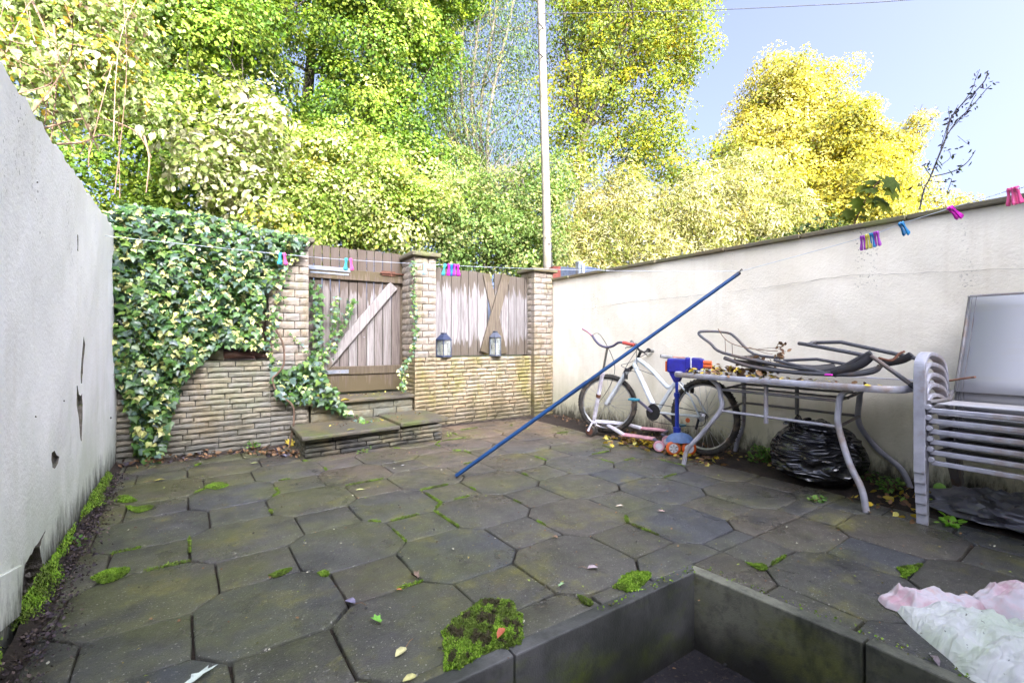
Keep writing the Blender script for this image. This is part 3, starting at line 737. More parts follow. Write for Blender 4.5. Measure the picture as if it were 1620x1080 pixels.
MB().box((1, -10, 3.85), (25.8, 7, 7.7)).build('wall', M['render_house'], hs_)
for wx_ in (-5, -1.5, 3, 7):
    w2 = MB().box((wx_, -6.49, 4.9), (1.3, .08, 1.5)).build('window', M['upvc'], hs_, bevel=.01); MB().box((wx_, -6.44, 4.9), (1.1, .02, 1.3)).build('pane', M['dark_glass'], w2)
# ================================================================== FOLIAGE
SHAPES = {
 'kite': ([(0, 0, 0), (.5, .42, .10), (0, 1, -.04), (-.5, .42, .10)], [(0, 1, 2), (0, 2, 3)]),
 'ivy': ([(0, .3, .04), (0, 0, 0), (.32, -.12, 0), (.55, .25, -.03), (.27, .42, .02), (0, 1, -.06), (-.27, .42, .02), (-.55, .25, -.03), (-.32, -.12, 0)], [(0, i, i % 8+1) for i in range(1, 9)]),
 'maple': ([(0, .35, .05), (0, 0, 0), (.3, -.1, 0), (.28, .12, 0), (.62, .22, -.04), (.36, .42, .0), (.42, .78, -.05), (.15, .68, .02), (0, 1.05, -.08), (-.15, .68, .02), (-.42, .78, -.05), (-.36, .42, 0), (-.62, .22, -.04), (-.28, .12, 0), (-.3, -.1, 0)], [(0, i, i % 14+1) for i in range(1, 15)]),
 'oval': ([(0, 0, 0), (.3, .22, .05), (.38, .55, .07), (.16, .85, .03), (0, 1, -.03), (-.16, .85, .03), (-.38, .55, .07), (-.3, .22, .05)], [(0, 1, 2), (0, 2, 3), (0, 3, 4), (0, 4, 5), (0, 5, 6), (0, 6, 7)]),
}
def leaves(name, P, Nn, D, L, W, C, shape, mat, parent=None, kind='stuff'):
    tv, tf = SHAPES[shape]; tv = np.array(tv); tf = np.array(tf); n = len(P); k = len(tv)
    P = np.asarray(P, float)
    Nn = Nn/np.maximum(1e-6, np.linalg.norm(Nn, axis=1, keepdims=True))
    D = D-Nn*(D*Nn).sum(1, keepdims=True); D = D/np.maximum(1e-6, np.linalg.norm(D, axis=1, keepdims=True))
    Wv = np.cross(D, Nn); L = np.asarray(L).reshape(-1, 1, 1); W = np.asarray(W).reshape(-1, 1, 1)
    V = P[:, None]+Wv[:, None]*(tv[None, :, 0:1]*W)+D[:, None]*(tv[None, :, 1:2]*L)+Nn[:, None]*(tv[None, :, 2:3]*L)
    if parent is not None: V = V-np.array(inv_of(parent).inverted().translation)[None, None]
    F = (tf[None]+(np.arange(n)*k)[:, None, None]).reshape(-1)
    me = bpy.data.meshes.new(name); me.vertices.add(n*k); me.vertices.foreach_set('co', V.reshape(-1).astype(np.float32))
    nf = n*len(tf); me.loops.add(nf*3); me.loops.foreach_set('vertex_index', F.astype(np.int32))
    me.polygons.add(nf); me.polygons.foreach_set('loop_start', np.arange(0, nf*3, 3, dtype=np.int32))
    try: me.polygons.foreach_set('loop_total', np.full(nf, 3, np.int32))
    except Exception: pass
    me.update(calc_edges=True)
    ca = me.color_attributes.new('Col', 'FLOAT_COLOR', 'POINT')
    CC = np.ones((n, k, 4), np.float32); CC[:, :, :3] = np.clip(C, 0, 1)[:, None]
    ca.data.foreach_set('color', CC.reshape(-1)); me.materials.append(mat); me.shade_smooth() if k > 4 else None
    o = bpy.data.objects.new(name, me); COL.objects.link(o)
    if parent is not None: o.parent = parent
    if kind: o['kind'] = kind
    return o
def rnd3(n): 
    v = NR.normal(size=(n, 3)); return v/np.linalg.norm(v, axis=1, keepdims=True)
def crown_points(blobs, clump_r, nclump, nleaf, shell=.55, zflat=1.):
    """blobs: (centre, radius) -> clumps of leaves spread through each blob's volume, thicker towards its skin"""
    PP, NN, ID, k0 = [], [], [], 0
    vol = sum(b[1]**2 for b in blobs)
    for c, r in blobs:
        m = max(3, int(nclump*r*r/vol)); d = rnd3(m)
        rad = r*np.clip(shell+(1.06-shell)*NR.rand(m)**.6+.14*NR.randn(m), .1, 1.35)
        ctr = np.array(c)+d*rad[:, None]*np.array([1, 1, zflat])
        sz = clump_r*(.45+1.1*NR.rand(m)**1.3)
        for i in range(m):
            q = int(nleaf*(sz[i]/clump_r)**2*(.6+.8*NR.rand())); u = rnd3(q)+d[i]*.45+np.array([0, 0, .35]); u /= np.linalg.norm(u, axis=1, keepdims=True)
            o = u*(sz[i]*np.where(NR.rand(q) < .85, .80+.28*NR.rand(q), NR.rand(q)))[:, None]*np.array([1, 1, .72])+NR.normal(size=(q, 3))*sz[i]*.06
            PP.append(ctr[i]+o); nn = d[i]*.3+u*.8+np.array([0, 0, .35]); NN.append(nn+NR.normal(size=(q, 3))*.5); ID.append(np.full(q, k0)); k0 += 1
    return np.concatenate(PP), np.concatenate(NN), np.concatenate(ID), k0
def colours(ids, k, pal, wts, jit=.18, cl=.3):
    pal = np.array(pal); a = NR.choice(len(pal), size=k, p=np.array(wts)/sum(wts)); b = NR.choice(len(pal), size=len(ids), p=np.array(wts)/sum(wts))
    base = np.where((NR.rand(len(ids)) < .7)[:, None], pal[a[ids]], pal[b])
    return base*(1+cl*(NR.rand(k)[ids]-.5))[:, None]*(1+jit*NR.randn(len(ids)))[:, None]
def branch(mb, p, d, L, r, depth, spread, rr, up=.25, seg=6, curve=.25):
    pts = [Vector(p)]; dd = Vector(d).normalized(); n = 5; rs = [r]
    for i in range(n):
        dd = (dd+Vector((rr.gauss(0, curve), rr.gauss(0, curve), rr.gauss(0, curve)+up*.15))*.35).normalized()
        pts.append(pts[-1]+dd*L/n); rs.append(r*(1-.5*(i+1)/n))
    mb.tube(pts, rs, seg, cap=False)
    if depth <= 0: return
    for k in range(rr.choice((2, 3, 3))):
        i = rr.randint(2, n); q = Vector((rr.gauss(0, 1), rr.gauss(0, 1), rr.gauss(0, .6)+up)).normalized()
        nd = (dd*(1-spread)+q*spread).normalized()
        branch(mb, pts[i], nd, L*rr.uniform(.55, .85), rs[i]*.62, depth-1, spread, rr, up, max(3, seg-1), curve)
def B(px, py, rpx, Z): return (tuple(WD(px, py, Z)), rpx*Z/720.)
FOL = .50
GREEN = [(.21, .32, .035), (.11, .21, .025), (.34, .43, .06), (.045, .095, .015), (.52, .54, .18)]
def tree(name, label, cat, blobs, base, trunks, clump, ncl, nl, ls, pal, wts, shape='kite', shell=.55, asp=.75, barkm='bark', group=None, hang=0.):
    t = thing(name, label, cat, base, group)
    mb = MB(); rr = random.Random(int(base[0]*100))
    for tr in trunks:
        pts = smooth_path([Vector(p) for p in tr[0]], 4); n = len(pts)
        mb.tube(pts, [tr[1]*(1-.65*i/(n-1)) for i in range(n)], 8)
        for i in range(int(n*.35), n, 2):
            if tr[2] > 0:
                for _ in range(tr[3] if len(tr) > 3 else 2):
                    q = Vector((rr.gauss(0, 1), rr.gauss(0, 1), abs(rr.gauss(0, .5))+.4)).normalized()
                    branch(mb, pts[i], q, tr[4] if len(tr) > 4 else 1.2, tr[1]*.3, tr[2]-1, .45, rr)
    mb.build('trunk', M[barkm], t, smooth=True)
    P, Nn, ID, k = crown_points(blobs, clump, ncl, nl, shell)
    D = NR.normal(size=P.shape)*.6+np.array([0, 0, -.6-hang]); Ls = ls*(.6+.8*NR.rand(len(P)))
    leaves('crown', P, Nn, D, Ls, Ls*asp, colours(ID, k, pal, wts, .22, .75)*FOL, shape, M['leaf'], t, kind=None)
    return t
def ground_at(px, Z, z=.3): p = WD(px, 540, Z); return (p.x, p.y, z)
# ivy-smothered trees on the left
b = ground_at(300, 8.6, .8)
tree('ivy_clad_tree', 'huge ivy-smothered tree filling the sky above the left wall', 'tree',
     [B(230, 60, 105, 8.2), B(330, 110, 115, 8.4), B(385, 30, 70, 8.7), B(260, 225, 110, 8.0), B(370, 235, 95, 8.1), B(180, 150, 80, 7.9), B(110, 60, 100, 8.3), B(300, -90, 150, 8.8), B(160, 300, 70, 7.6), B(60, -60, 120, 8.3), B(380, -90, 80, 9.2), B(300, 320, 70, 7.6), B(420, 300, 60, 8.3), B(230, -230, 130, 9), B(-30, 100, 90, 7.6), B(-130, 0, 130, 8), B(-160, 180, 100, 7.6)],
     b, [([b, WD(255, 300, 8.8), WD(235, 120, 8.8), WD(240, -80, 8.9)], .26, 2), ([b, WD(350, 250, 8.9), WD(390, 60, 9), WD(420, -60, 9)], .2, 2)],
     .38, 1150, 185, .060, GREEN, [5, 4, 4, 2, 1], 'kite', .5, .9)
b = ground_at(560, 9.6, .9)
tree('ivy_clad_tree', 'ivy-covered tree with a bulging crown right of the dark gap', 'tree',
     [B(580, 50, 85, 9.4), B(645, 110, 60, 9.6), B(650, 25, 62, 9.8), B(560, 185, 62, 9.2), B(625, 250, 55, 9.2), B(565, 290, 75, 9.0), B(570, -80, 120, 9.8), B(630, 190, 50, 9.4), B(545, 130, 32, 9.6), B(690, -60, 80, 10)],
     b, [([b, WD(560, 300, 9.6), WD(590, 100, 9.8), WD(600, -60, 9.9)], .22, 2)],
     .38, 660, 180, .060, GREEN, [5, 5, 3, 2, 1], 'kite', .5, .9)
b = ground_at(480, 10.8, .9)
tree('dark_trunked_tree', 'dark forked trunk seen through the gap between two ivy-clad trees', 'tree',
     [B(445, 30, 35, 11.5), B(530, 10, 30, 11.5), B(480, 260, 60, 11.3), B(540, 190, 40, 11.6), B(470, -120, 120, 11.6)],
     b, [([b, WD(478, 260, 10.8), WD(486, 150, 10.8), WD(500, 0, 10.9), WD(505, -150, 11)], .16, 2, 3, 1.1)], .4, 130, 60, .06, GREEN, [2, 5, 1, 4, 0], 'kite', .3, .9)
# sunlit shrubs just over the gate
b = ground_at(560, 7.2, .4)
tree('sunlit_shrub', 'bright sunlit shrub crowding over the top of the gate', 'shrub',
     [B(500, 345, 60, 7.0), B(560, 335, 60, 7.2), B(620, 350, 55, 7.4), B(670, 330, 45, 7.8), B(590, 270, 50, 7.6), B(520, 260, 45, 7.4), B(450, 375, 35, 6.4)],
     b, [([b, WD(560, 400, 7.2), WD(570, 300, 7.3)], .04, 2, 3, .7)], .25, 560, 62, .055, [(.34, .42, .10), (.22, .34, .05), (.50, .52, .24), (.52, .44, .06)], [4, 4, 3, .6], 'kite', .5, .8)
b = ground_at(370, 6.6, .5)
tree('pale_leaved_shrub', 'pale large-leaved shrub catching the sun above the ivy wall', 'shrub',
     [B(400, 190, 45, 6.4), B(385, 255, 55, 6.3), B(340, 300, 55, 6.2), B(425, 215, 30, 6.5), B(330, 235, 35, 6.4), B(400, 320, 40, 6.2)],
     b, [([b, WD(370, 380, 6.6), WD(360, 260, 6.4), WD(400, 170, 6.4)], .03, 2, 3, .6)], .28, 170, 22, .085, [(.50, .50, .30), (.36, .44, .16), (.62, .58, .42), (.28, .36, .10)], [3, 3, 2, 2], 'oval', .3, .85)
# thin willow and the yellow-green tree beside the pole
WG = [(.12, .20, .07), (.18, .26, .06), (.08, .14, .06), (.34, .32, .05)]
b = ground_at(760, 13, .9)
tree('willow_tree', 'thin-leaved willow with many bare stems left of the utility pole', 'tree',
     [B(760, 30, 85, 13), B(720, 120, 60, 13), B(800, 130, 60, 13), B(740, 230, 75, 12.8), B(820, 210, 60, 12.8), B(770, -80, 130, 13.5), B(700, 200, 55, 12.6), B(790, 290, 70, 12.5), B(850, 60, 60, 13)],
     b, [([b, WD(770, 330, 13), WD(750+k*14-60, 180, 13+(k % 3)*.3), WD(735+k*26-80, 10, 13.2), WD(720+k*34-90, -130, 13.4)], .075, 2, 2, 1.3) for k in range(7)],
     .5, 1000, 40, .080, WG, [4, 3, 4, 1], 'kite', .05, .36, 'bark_pale', hang=.6)
YG = [(.30, .34, .035), (.22, .29, .04), (.45, .40, .03), (.14, .20, .04), (.48, .28, .04)]
b = ground_at(925, 13, .8)
tree('yellowing_tree', 'tall tree turning yellow-green right of the utility pole', 'tree',
     [B(1010, 50, 80, 13), B(1062, 110, 48, 13), B(1000, 190, 62, 12.8), B(1052, 232, 46, 12.6), B(930, 30, 60, 13), B(945, 130, 45, 13.2), B(1078, 25, 42, 13), B(900, 160, 40, 12.8), B(1040, -70, 110, 13.4), B(950, -110, 110, 13.4), B(990, 260, 50, 12.4), B(1085, 285, 35, 12.4), B(905, 250, 45, 12.4)],
     b, [([b, WD(918, 250, 13), WD(900+k*22, 120, 13+(k % 3)*.3), WD(890+k*40, -20, 13.2), WD(880+k*52, -150, 13.4)], .09, 2, 2, 1.5) for k in range(5)],
     .40, 1050, 74, .076, YG, [5, 5, 2.5, 3, .6], 'kite', .3, .8)
# bramble and bush belt behind the fence
BG = [(.20, .30, .07), (.14, .24, .06), (.34, .38, .14), (.42, .40, .16)]
b = ground_at(770, 8.6, .3)
tree('bramble_bank', 'leafy green bramble bushes over the fence left of the utility pole', 'shrub',
     [B(700, 395, 45, 8.2), B(760, 380, 55, 8.4), B(820, 385, 50, 8.6), B(730, 330, 45, 9), B(790, 325, 45, 9), B(850, 340, 40, 9.2), B(680, 300, 40, 9.4), B(845, 410, 40, 8.2), B(720, 270, 35, 10), B(860, 290, 40, 10)],
     b, [([b, WD(770, 430, 8.6), WD(775, 340, 8.8)], .03, 2, 3, .7)], .27, 850, 60, .062, BG, [4, 4, 3, 1], 'kite', .5, .6)
CR = [(.52, .48, .24), (.36, .38, .10), (.70, .66, .42), (.20, .24, .06), (.46, .37, .10)]
b = ground_at(1020, 11, .3)
tree('straw_coloured_thicket', 'bleached straw-coloured thicket right of the utility pole', 'shrub',
     [B(900, 400, 45, 10), B(960, 375, 55, 10.4), B(1020, 365, 55, 10.8), B(1080, 350, 60, 11.2), B(1140, 335, 60, 11.6), B(1200, 330, 50, 12), B(1100, 395, 50, 11), B(920, 330, 45, 11), B(990, 320, 45, 11), B(1170, 280, 40, 12.5), B(1030, 430, 60, 10), B(1180, 385, 50, 11.5), B(1250, 370, 45, 12), B(930, 440, 40, 9.6)],
     b, [([b, WD(1020, 430, 11), WD(1030, 350, 11)], .03, 2, 4, 1.0)], .34, 1500, 46, .12, CR, [4, 3, 3, 2, 1], 'kite', .3, .2)
# bare brown canes of the thicket
cn = MB(); rr = random.Random(3); c0 = Vector(ground_at(800, 9.6, 1.6)); c0.z = WD(800, 300, 9.6).z-.2
for k in range(120):
    a = c0+Vector((rr.gauss(0, .28), rr.gauss(0, .2), rr.gauss(0, .06))); tip = a+Vector((rr.gauss(.35, .42), rr.gauss(0, .2), rr.uniform(.3, 1.0)))
    mid = a.lerp(tip, .55)+Vector((rr.gauss(-.1, .06), 0, .1)); cn.tube(smooth_path([a, mid, tip], 3), .006, 3, cap=False)
ct = thing('bare_cane_clump', 'clump of bare brown canes between the brambles and the pole', 'shrub', tuple(c0))
cn.build('canes', M['bark_pale'], ct)['kind'] = 'stuff'
# yellow trees far off to the right
YB = [(.50, .41, .055), (.40, .38, .06), (.62, .54, .15), (.22, .28, .05), (.68, .62, .30)]
b = ground_at(1245, 23, 0)
tree('yellow_birch', 'tall yellow birch rising highest beyond the right wall', 'tree',
     [B(1243, 150, 48, 23), B(1215, 130, 30, 23), B(1290, 150, 40, 23), B(1225, 200, 55, 23), B(1290, 215, 58, 23), B(1190, 230, 48, 23), B(1250, 265, 75, 22), B(1170, 265, 40, 22.5), B(1310, 290, 60, 22), B(1220, 325, 70, 21), B(1290, 350, 60, 20)],
     b, [([b, WD(1243, 300, 23), WD(1241, 220, 23), WD(1243, 150, 23)], .12, 2, 2, 1.0)], .55, 1500, 56, .125, YB, [5, 4, 3, 1.5, 1.5], 'kite', .3, .75, 'bark_pale')
b = ground_at(1360, 20, 0)
tree('yellow_birch', 'shorter olive-topped birch beside the tallest yellow one', 'tree',
     [B(1353, 190, 26, 20), B(1350, 225, 36, 20), B(1385, 250, 34, 20), B(1355, 275, 48, 19.5), B(1395, 300, 36, 19), B(1340, 330, 55, 18.5), B(1400, 345, 40, 18)],
     b, [([b, WD(1355, 300, 20), WD(1352, 240, 20), WD(1352, 200, 20)], .10, 2, 2, .6)], .45, 760, 50, .115, [(.34, .33, .05), (.24, .25, .05), (.58, .48, .05), (.66, .56, .12)], [3, 2, 4, 2], 'kite', .35, .8, 'bark_pale')
b = ground_at(1445, 24, 0)
tree('wispy_yellow_tree', 'wispy small yellow tree nearest the tall dead weed', 'tree',
     [B(1455, 205, 20, 24), B(1440, 225, 17, 24), B(1425, 255, 22, 24), B(1435, 290, 26, 23), B(1430, 325, 34, 22), B(1480, 325, 28, 22), B(1510, 335, 24, 22), B(1545, 345, 20, 22)],
     b, [([b, WD(1440, 320, 24), WD(1445, 250, 24), WD(1458, 200, 24)], .09, 2, 2, .9)], .42, 240, 36, .12, [(.55, .50, .12), (.60, .44, .05), (.44, .46, .16)], [3, 2, 3], 'kite', .2, .7, 'bark_pale')
# low shrub creeping up behind the right wall
b = (5.6, 3.2, -.02)
tree('garden_shrub', 'low blue-green shrub peeping over the right wall coping', 'shrub',
     [B(1270, 385, 16, 5), B(1300, 375, 18, 5), B(1225, 395, 14, 5.2), B(1290, 430, 40, 5.2), B(1340, 370, 14, 4.9)],
     b, [([b, WD(1290, 450, 5), WD(1285, 390, 5)], .03, 2, 3, .3)], .12, 160, 18, .05, [(.12, .2, .09), (.2, .28, .08), (.3, .36, .1)], [4, 3, 2], 'kite', .3, .6)
# ---------------------------------------------------------------- climbing vine over the left wall
va = Vector((-.75, 2.9, 1.9))
vn = thing('climbing_vine', 'tangled climbing vine with large pale leaves spilling over the left wall', 'climber', va)
mb = MB(); rr = random.Random(21); vpts = []
for k in range(34):
    px0 = rr.uniform(-30, 190); Z = rr.uniform(3.6, 5.2)
    a = WD(px0, rr.uniform(200, 330)-(190-px0)*.9, Z); t_ = WD(px0+rr.uniform(-60, 90), rr.uniform(-80, 120), Z+rr.uniform(-.4, .5))
    md = a.lerp(t_, .5)+Vector((rr.gauss(0, .15), rr.gauss(0, .15), rr.gauss(0, .12)))
    P = smooth_path([a, md, t_], 8); mb.tube(P, [.006*(1-.6*i/len(P)) for i in range(len(P))], 4, cap=False); vpts += P
for pl in ([(70, 203), (110, 192), (150, 187), (190, 196), (220, 214), (240, 250)], [(90, 228), (130, 225), (160, 214), (180, 218)], [(228, 215), (236, 250), (234, 280), (231, 305)], [(50, 0), (75, 60), (78, 130), (70, 200)], [(0, 60), (30, 100), (80, 180), (120, 240)], [(85, 40), (90, 120), (80, 230)]):
    P = smooth_path([WD(x, y, 3.9+.003*x) for x, y in pl], 6); mb.tube(P, [.011*(1-.6*i/len(P)) for i in range(len(P))], 5)
mb.build('stem', M['vine'], vn, smooth=True)
VB = [B(150, 30, 70, 4.6), B(60, 30, 70, 4.4), B(170, 110, 50, 4.5), B(40, 110, 50, 4.0), B(90, 160, 45, 4.1), B(230, 180, 35, 4.8), B(215, 60, 45, 5), B(100, 90, 45, 4.4), B(10, -40, 90, 4.2), B(150, -70, 90, 4.6), B(20, 60, 60, 4.6), B(120, 130, 50, 4.9), B(60, 180, 45, 4.4), B(200, 120, 50, 5.1)]
P, Nn, ID, k = crown_points(VB, .20, 420, 34, .2)
VP = [(.34, .42, .16), (.24, .34, .09), (.48, .52, .32), (.60, .44, .05), (.22, .16, .10)]
D = NR.normal(size=P.shape)*.5+np.array([0, 0, -1.]); Ls = .045*(.6+.8*NR.rand(len(P)))
leaves('foliage', P, Nn, D, Ls, Ls*.85, colours(ID, k, VP, [4, 4, 2, .6, .8])*.6, 'kite', M['leaf'], vn)
def leaf_meshes(shape, mat, nm='leaf', bend=.0, n=3):
    out = []
    for k in range(n):
        tv, tf = SHAPES[shape]; rr = random.Random(k+5)
        me = bpy.data.meshes.new(nm); me.from_pydata([(v[0], v[1], v[2]*(1+k*.6)+rr.uniform(-.03, .03)-bend*v[1]**2) for v in tv], [], tf)
        me.materials.append(mat); me.shade_smooth(); out.append(me)
    return out
def leaf_obj(name, me, p, nrm, d, size, asp=1., parent=None, roll=0.):
    o = bpy.data.objects.new(name, me); COL.objects.link(o)
    n = Vector(nrm).normalized(); d = Vector(d); d = (d-n*d.dot(n)).normalized(); w = d.cross(n)
    o.rotation_euler = Matrix((w, d, n)).transposed().to_euler(); o.scale = (size*asp, size, size)
    if parent is not None: o.parent = parent; o.location = Vector(p)-parent.location
    else: o.location = p
    return o
M['vine_leaf'] = objleaf('vine_leaf', [(0, (.13, .18, .05)), (.45, (.24, .28, .13)), (.8, (.18, .23, .07)), (.93, (.34, .24, .02)), (1, (.36, .22, .02))])
VL = leaf_meshes('oval', M['vine_leaf'], 'leaf', .25)
rr = random.Random(5)
for (c, r) in VB:
    for k in range(15 if c[2] < 4.6 else 4):
        d = Vector((rr.gauss(0, 1), -abs(rr.gauss(0, 1)), rr.gauss(0, 1))).normalized()
        leaf_obj('leaf', rr.choice(VL), Vector(c)+d*r*rr.uniform(.6, 1.15), d*.5+Vector((rr.gauss(0, .3), -.5, .6)), Vector((rr.gauss(0, .4), rr.gauss(0, .4), -1)), rr.uniform(.075, .12), .95, vn)
# ---------------------------------------------------------------- ivy on the back wall
IV = [(.045, .105, .025), (.075, .16, .03), (.028, .06, .028), (.55, .54, .20), (.15, .24, .045), (.085, .14, .11)]
def ivy_patch(poly, n, yb, thick, size, cream=.3, seed=1, droop=.5):
    rr = random.Random(seed); P, Nn, C, S, D = [], [], [], [], []
    xs = [p[0] for p in poly]; ys = [p[1] for p in poly]
    while len(P) < n:
        px, py = rr.uniform(min(xs), max(xs)), rr.uniform(min(ys), max(ys))
        if not inpoly(px, py, poly): continue
        dep = rr.random(); q = WY(px, py, yb-thick*dep*(.6+.4*fbm(px*.03, py*.03, 3.))); P.append(q)
        Nn.append((rr.gauss(0, .45), -1+rr.gauss(0, .25), rr.gauss(.55, .45))); D.append((rr.gauss(0, .55), 0, -1))
        cl = fbm(px*.075, py*.075, 1.7)+.55*rr.gauss(0, 1)*.7; 
        if dep > .35 and cl > (1-cream)*1.05-.25: c = IV[3]; s = size*rr.uniform(.7, 1.0)
        else:
            c = IV[rr.choice((0, 0, 1, 1, 2, 4, 5))]; s = size*rr.uniform(.75, 1.25)
        j = 1+rr.gauss(0, .15); C.append((c[0]*j, c[1]*j, c[2]*j)); S.append(s)
    return [np.array(a, float) for a in (P, Nn, C, S, D)]
iv = thing('ivy', 'large variegated ivy draped over the wall in the left corner', 'ivy', (-.1, 4.75, 0))
MAIN = [(168, 335), (200, 322), (262, 330), (330, 340), (400, 358), (445, 366), (486, 374), (480, 388), (452, 394), (440, 408), (432, 445), (418, 470), (412, 515), (413, 540), (418, 552), (392, 548), (345, 546), (318, 572), (290, 600), (275, 640), (264, 690), (252, 738), (236, 735), (214, 712), (206, 660), (188, 610), (178, 560), (180, 500), (172, 420)]
P, Nn, C, S, D = ivy_patch(MAIN, 7600, 4.86, .26, .052, .36, 3)
k = 280; idx = np.argsort(P[:, 1])      # the outermost leaves are separate parts
front = idx[:1100][NR.permutation(1100)[:k]]; rest = np.setdiff1d(np.arange(len(P)), front)
leaves('foliage', P[rest], Nn[rest], D[rest], S[rest], S[rest]*.95, C[rest], 'ivy', M['leaf_ivy'], iv)
M['ivy_cream'] = objleaf('ivy_cream', [(0, (.42, .46, .15)), (.5, (.56, .56, .25)), (1, (.30, .38, .09))], .2)
M['ivy_green'] = objleaf('ivy_green', [(0, (.04, .10, .03)), (.4, (.07, .16, .035)), (.7, (.06, .10, .08)), (1, (.13, .22, .05))], .12, .3, .5)
ICR = leaf_meshes('ivy', M['ivy_cream'], 'leaf', .1); IGR = leaf_meshes('ivy', M['ivy_green'], 'leaf', .1)
for i in front:
    leaf_obj('leaf', R.choice(ICR if C[i][0] > .3 else IGR), P[i]-np.array([0, .01, 0]), Nn[i], D[i], S[i]*1.15, .98, iv)
def ivy_strand(parent, pts, n, size, spread, seed, cream=.15, mat='leaf_ivy', rad=.004):
    rr = random.Random(seed); path = smooth_path(pts, 8); mb = MB(); mb.tube(path, rad, 4); mb.build('stem', M['vine'], parent, smooth=True)
    P, Nn, C, S, D = [], [], [], [], []
    for i in range(n):
        q = rr.choice(path); P.append(q+Vector((rr.gauss(0, spread), -abs(rr.gauss(0, .02))-.006, rr.gauss(0, spread*.8)))); Nn.append((rr.gauss(0, .4), -1, rr.gauss(.5, .4))); D.append((rr.gauss(0, .7), 0, rr.gauss(-.6, .6)))
        c = IV[3] if rr.random() < cream else IV[rr.choice((0, 1, 1, 4, 5))]; j = 1.05+rr.gauss(0, .2); C.append((c[0]*j, c[1]*j, c[2]*j)); S.append(size*rr.uniform(.6, 1.2))
    a = [np.array(x, float) for x in (P, Nn, C, S, D)]
    leaves('foliage', a[0], a[1], a[4], a[3], a[3]*.95, a[2], 'ivy', M[mat], parent)
pw = lambda L, y: [WY(px, py, y) for px, py in L]
ivy_strand(iv, pw([(445, 385), (450, 420), (440, 450), (433, 490), (428, 530), (432, 570)], 4.83), 150, .042, .035, 5, .25)
ivy_strand(iv, pw([(480, 380), (470, 400), (455, 410), (448, 430)], 4.82), 60, .045, .03, 6, .15)
g2 = thing('ivy', 'ivy climbing up the timber gate from a bushy clump at its foot', 'ivy', (.8, 4.85, .5))
CL2 = [(492, 560), (512, 580), (516, 600), (530, 612), (545, 640), (556, 655), (535, 650), (500, 636), (470, 640), (440, 628), (430, 600), (432, 580), (455, 585), (480, 575)]
P, Nn, C, S, D = ivy_patch(CL2, 560, 4.86, .2, .058, .12, 9)
leaves('foliage', P, Nn, D, S, S*.95, C*1.0, 'ivy', M['leaf_ivy'], g2)
ivy_strand(g2, pw([(505, 640), (500, 600), (503, 560), (505, 520), (500, 480), (496, 452)], 5.24), 210, .055, .045, 11, .04)
ivy_strand(g2, pw([(510, 570), (522, 540), (530, 505), (531, 470)], 5.24), 80, .042, .02, 12, .08)
ivy_strand(g2, pw([(528, 560), (540, 520), (550, 490), (558, 474)], 5.22), 90, .042, .02, 13, .08)
ivy_strand(g2, pw([(488, 560), (470, 540), (458, 530)], 4.82), 22, .03, .012, 14, .3)
ivy_strand(g2, [WY(540, 640, 4.75), G(552, 650, .24), G(566, 663, .22), G(580, 668, .21), G(592, 664, .21)], 22, .05, .012, 15, .05)
g3 = thing('ivy', 'thin ivy strand creeping up the corner of the middle brick pillar', 'ivy', (1.88, 4.87, .2))
ivy_strand(g3, pw([(638, 615), (640, 580), (650, 560), (656, 530), (655, 490), (652, 450), (652, 415)], 4.88), 170, .038, .016, 17, .10)
ivy_strand(g3, pw([(637, 615), (634, 590), (640, 575)], 4.86), 30, .045, .02, 18, .3)
tag(MB().tube(smooth_path(pw([(436, 520), (448, 545), (449, 575), (440, 590), (431, 600), (440, 622), (462, 640), (465, 662), (462, 685), (456, 712)], 4.72), 6), .009, 6).build('woody_stem', M['vine'], smooth=True), 'bare woody ivy stem hanging in front of the left pillar', 'stem')
# ================================================================== OBJECTS
# utility pole and cable
pb = WD(867, 430, 7.7); pt = WD(851, -160, 7.8)
up = thing('utility_pole', 'tall pale wooden utility pole behind the fence', 'pole', (pb.x, pb.y, 0))
MB().tube([(pb.x+.02, pb.y, -.1), pb.lerp(pt, .2), pb.lerp(pt, .6), pt], [.074, .069, .064, .058], 14).build('post', M['pole_wood'], up, smooth=True)
q = pb.lerp(pt, .98)
MB().tube([Vector((pb.x+.085, pb.y-.045, 1.2)), Vector((pt.x+.068, pt.y-.04, pt.z-.5))], .010, 5).build('conduit', M['cable'], up)
for zpx in (46, 92):
    a = WD(857, zpx, 7.7); MB().tube([a+Vector((-.17, -.1, 0)), a+Vector((.05, 0, .02))], .010, 5).build('step_iron', M['cable'], up)
cw = [WD(858, 22, 7.7), WD(1100, 17, 7.5), WD(1280, 9, 7.3), WD(1440, 0, 7.1), WD(1760, -30, 6.5)]
tag(MB().tube(smooth_path(cw, 8), .006, 5).build('overhead_cable', M['cable']), 'thin overhead cable crossing the sky from the utility pole', 'cable')

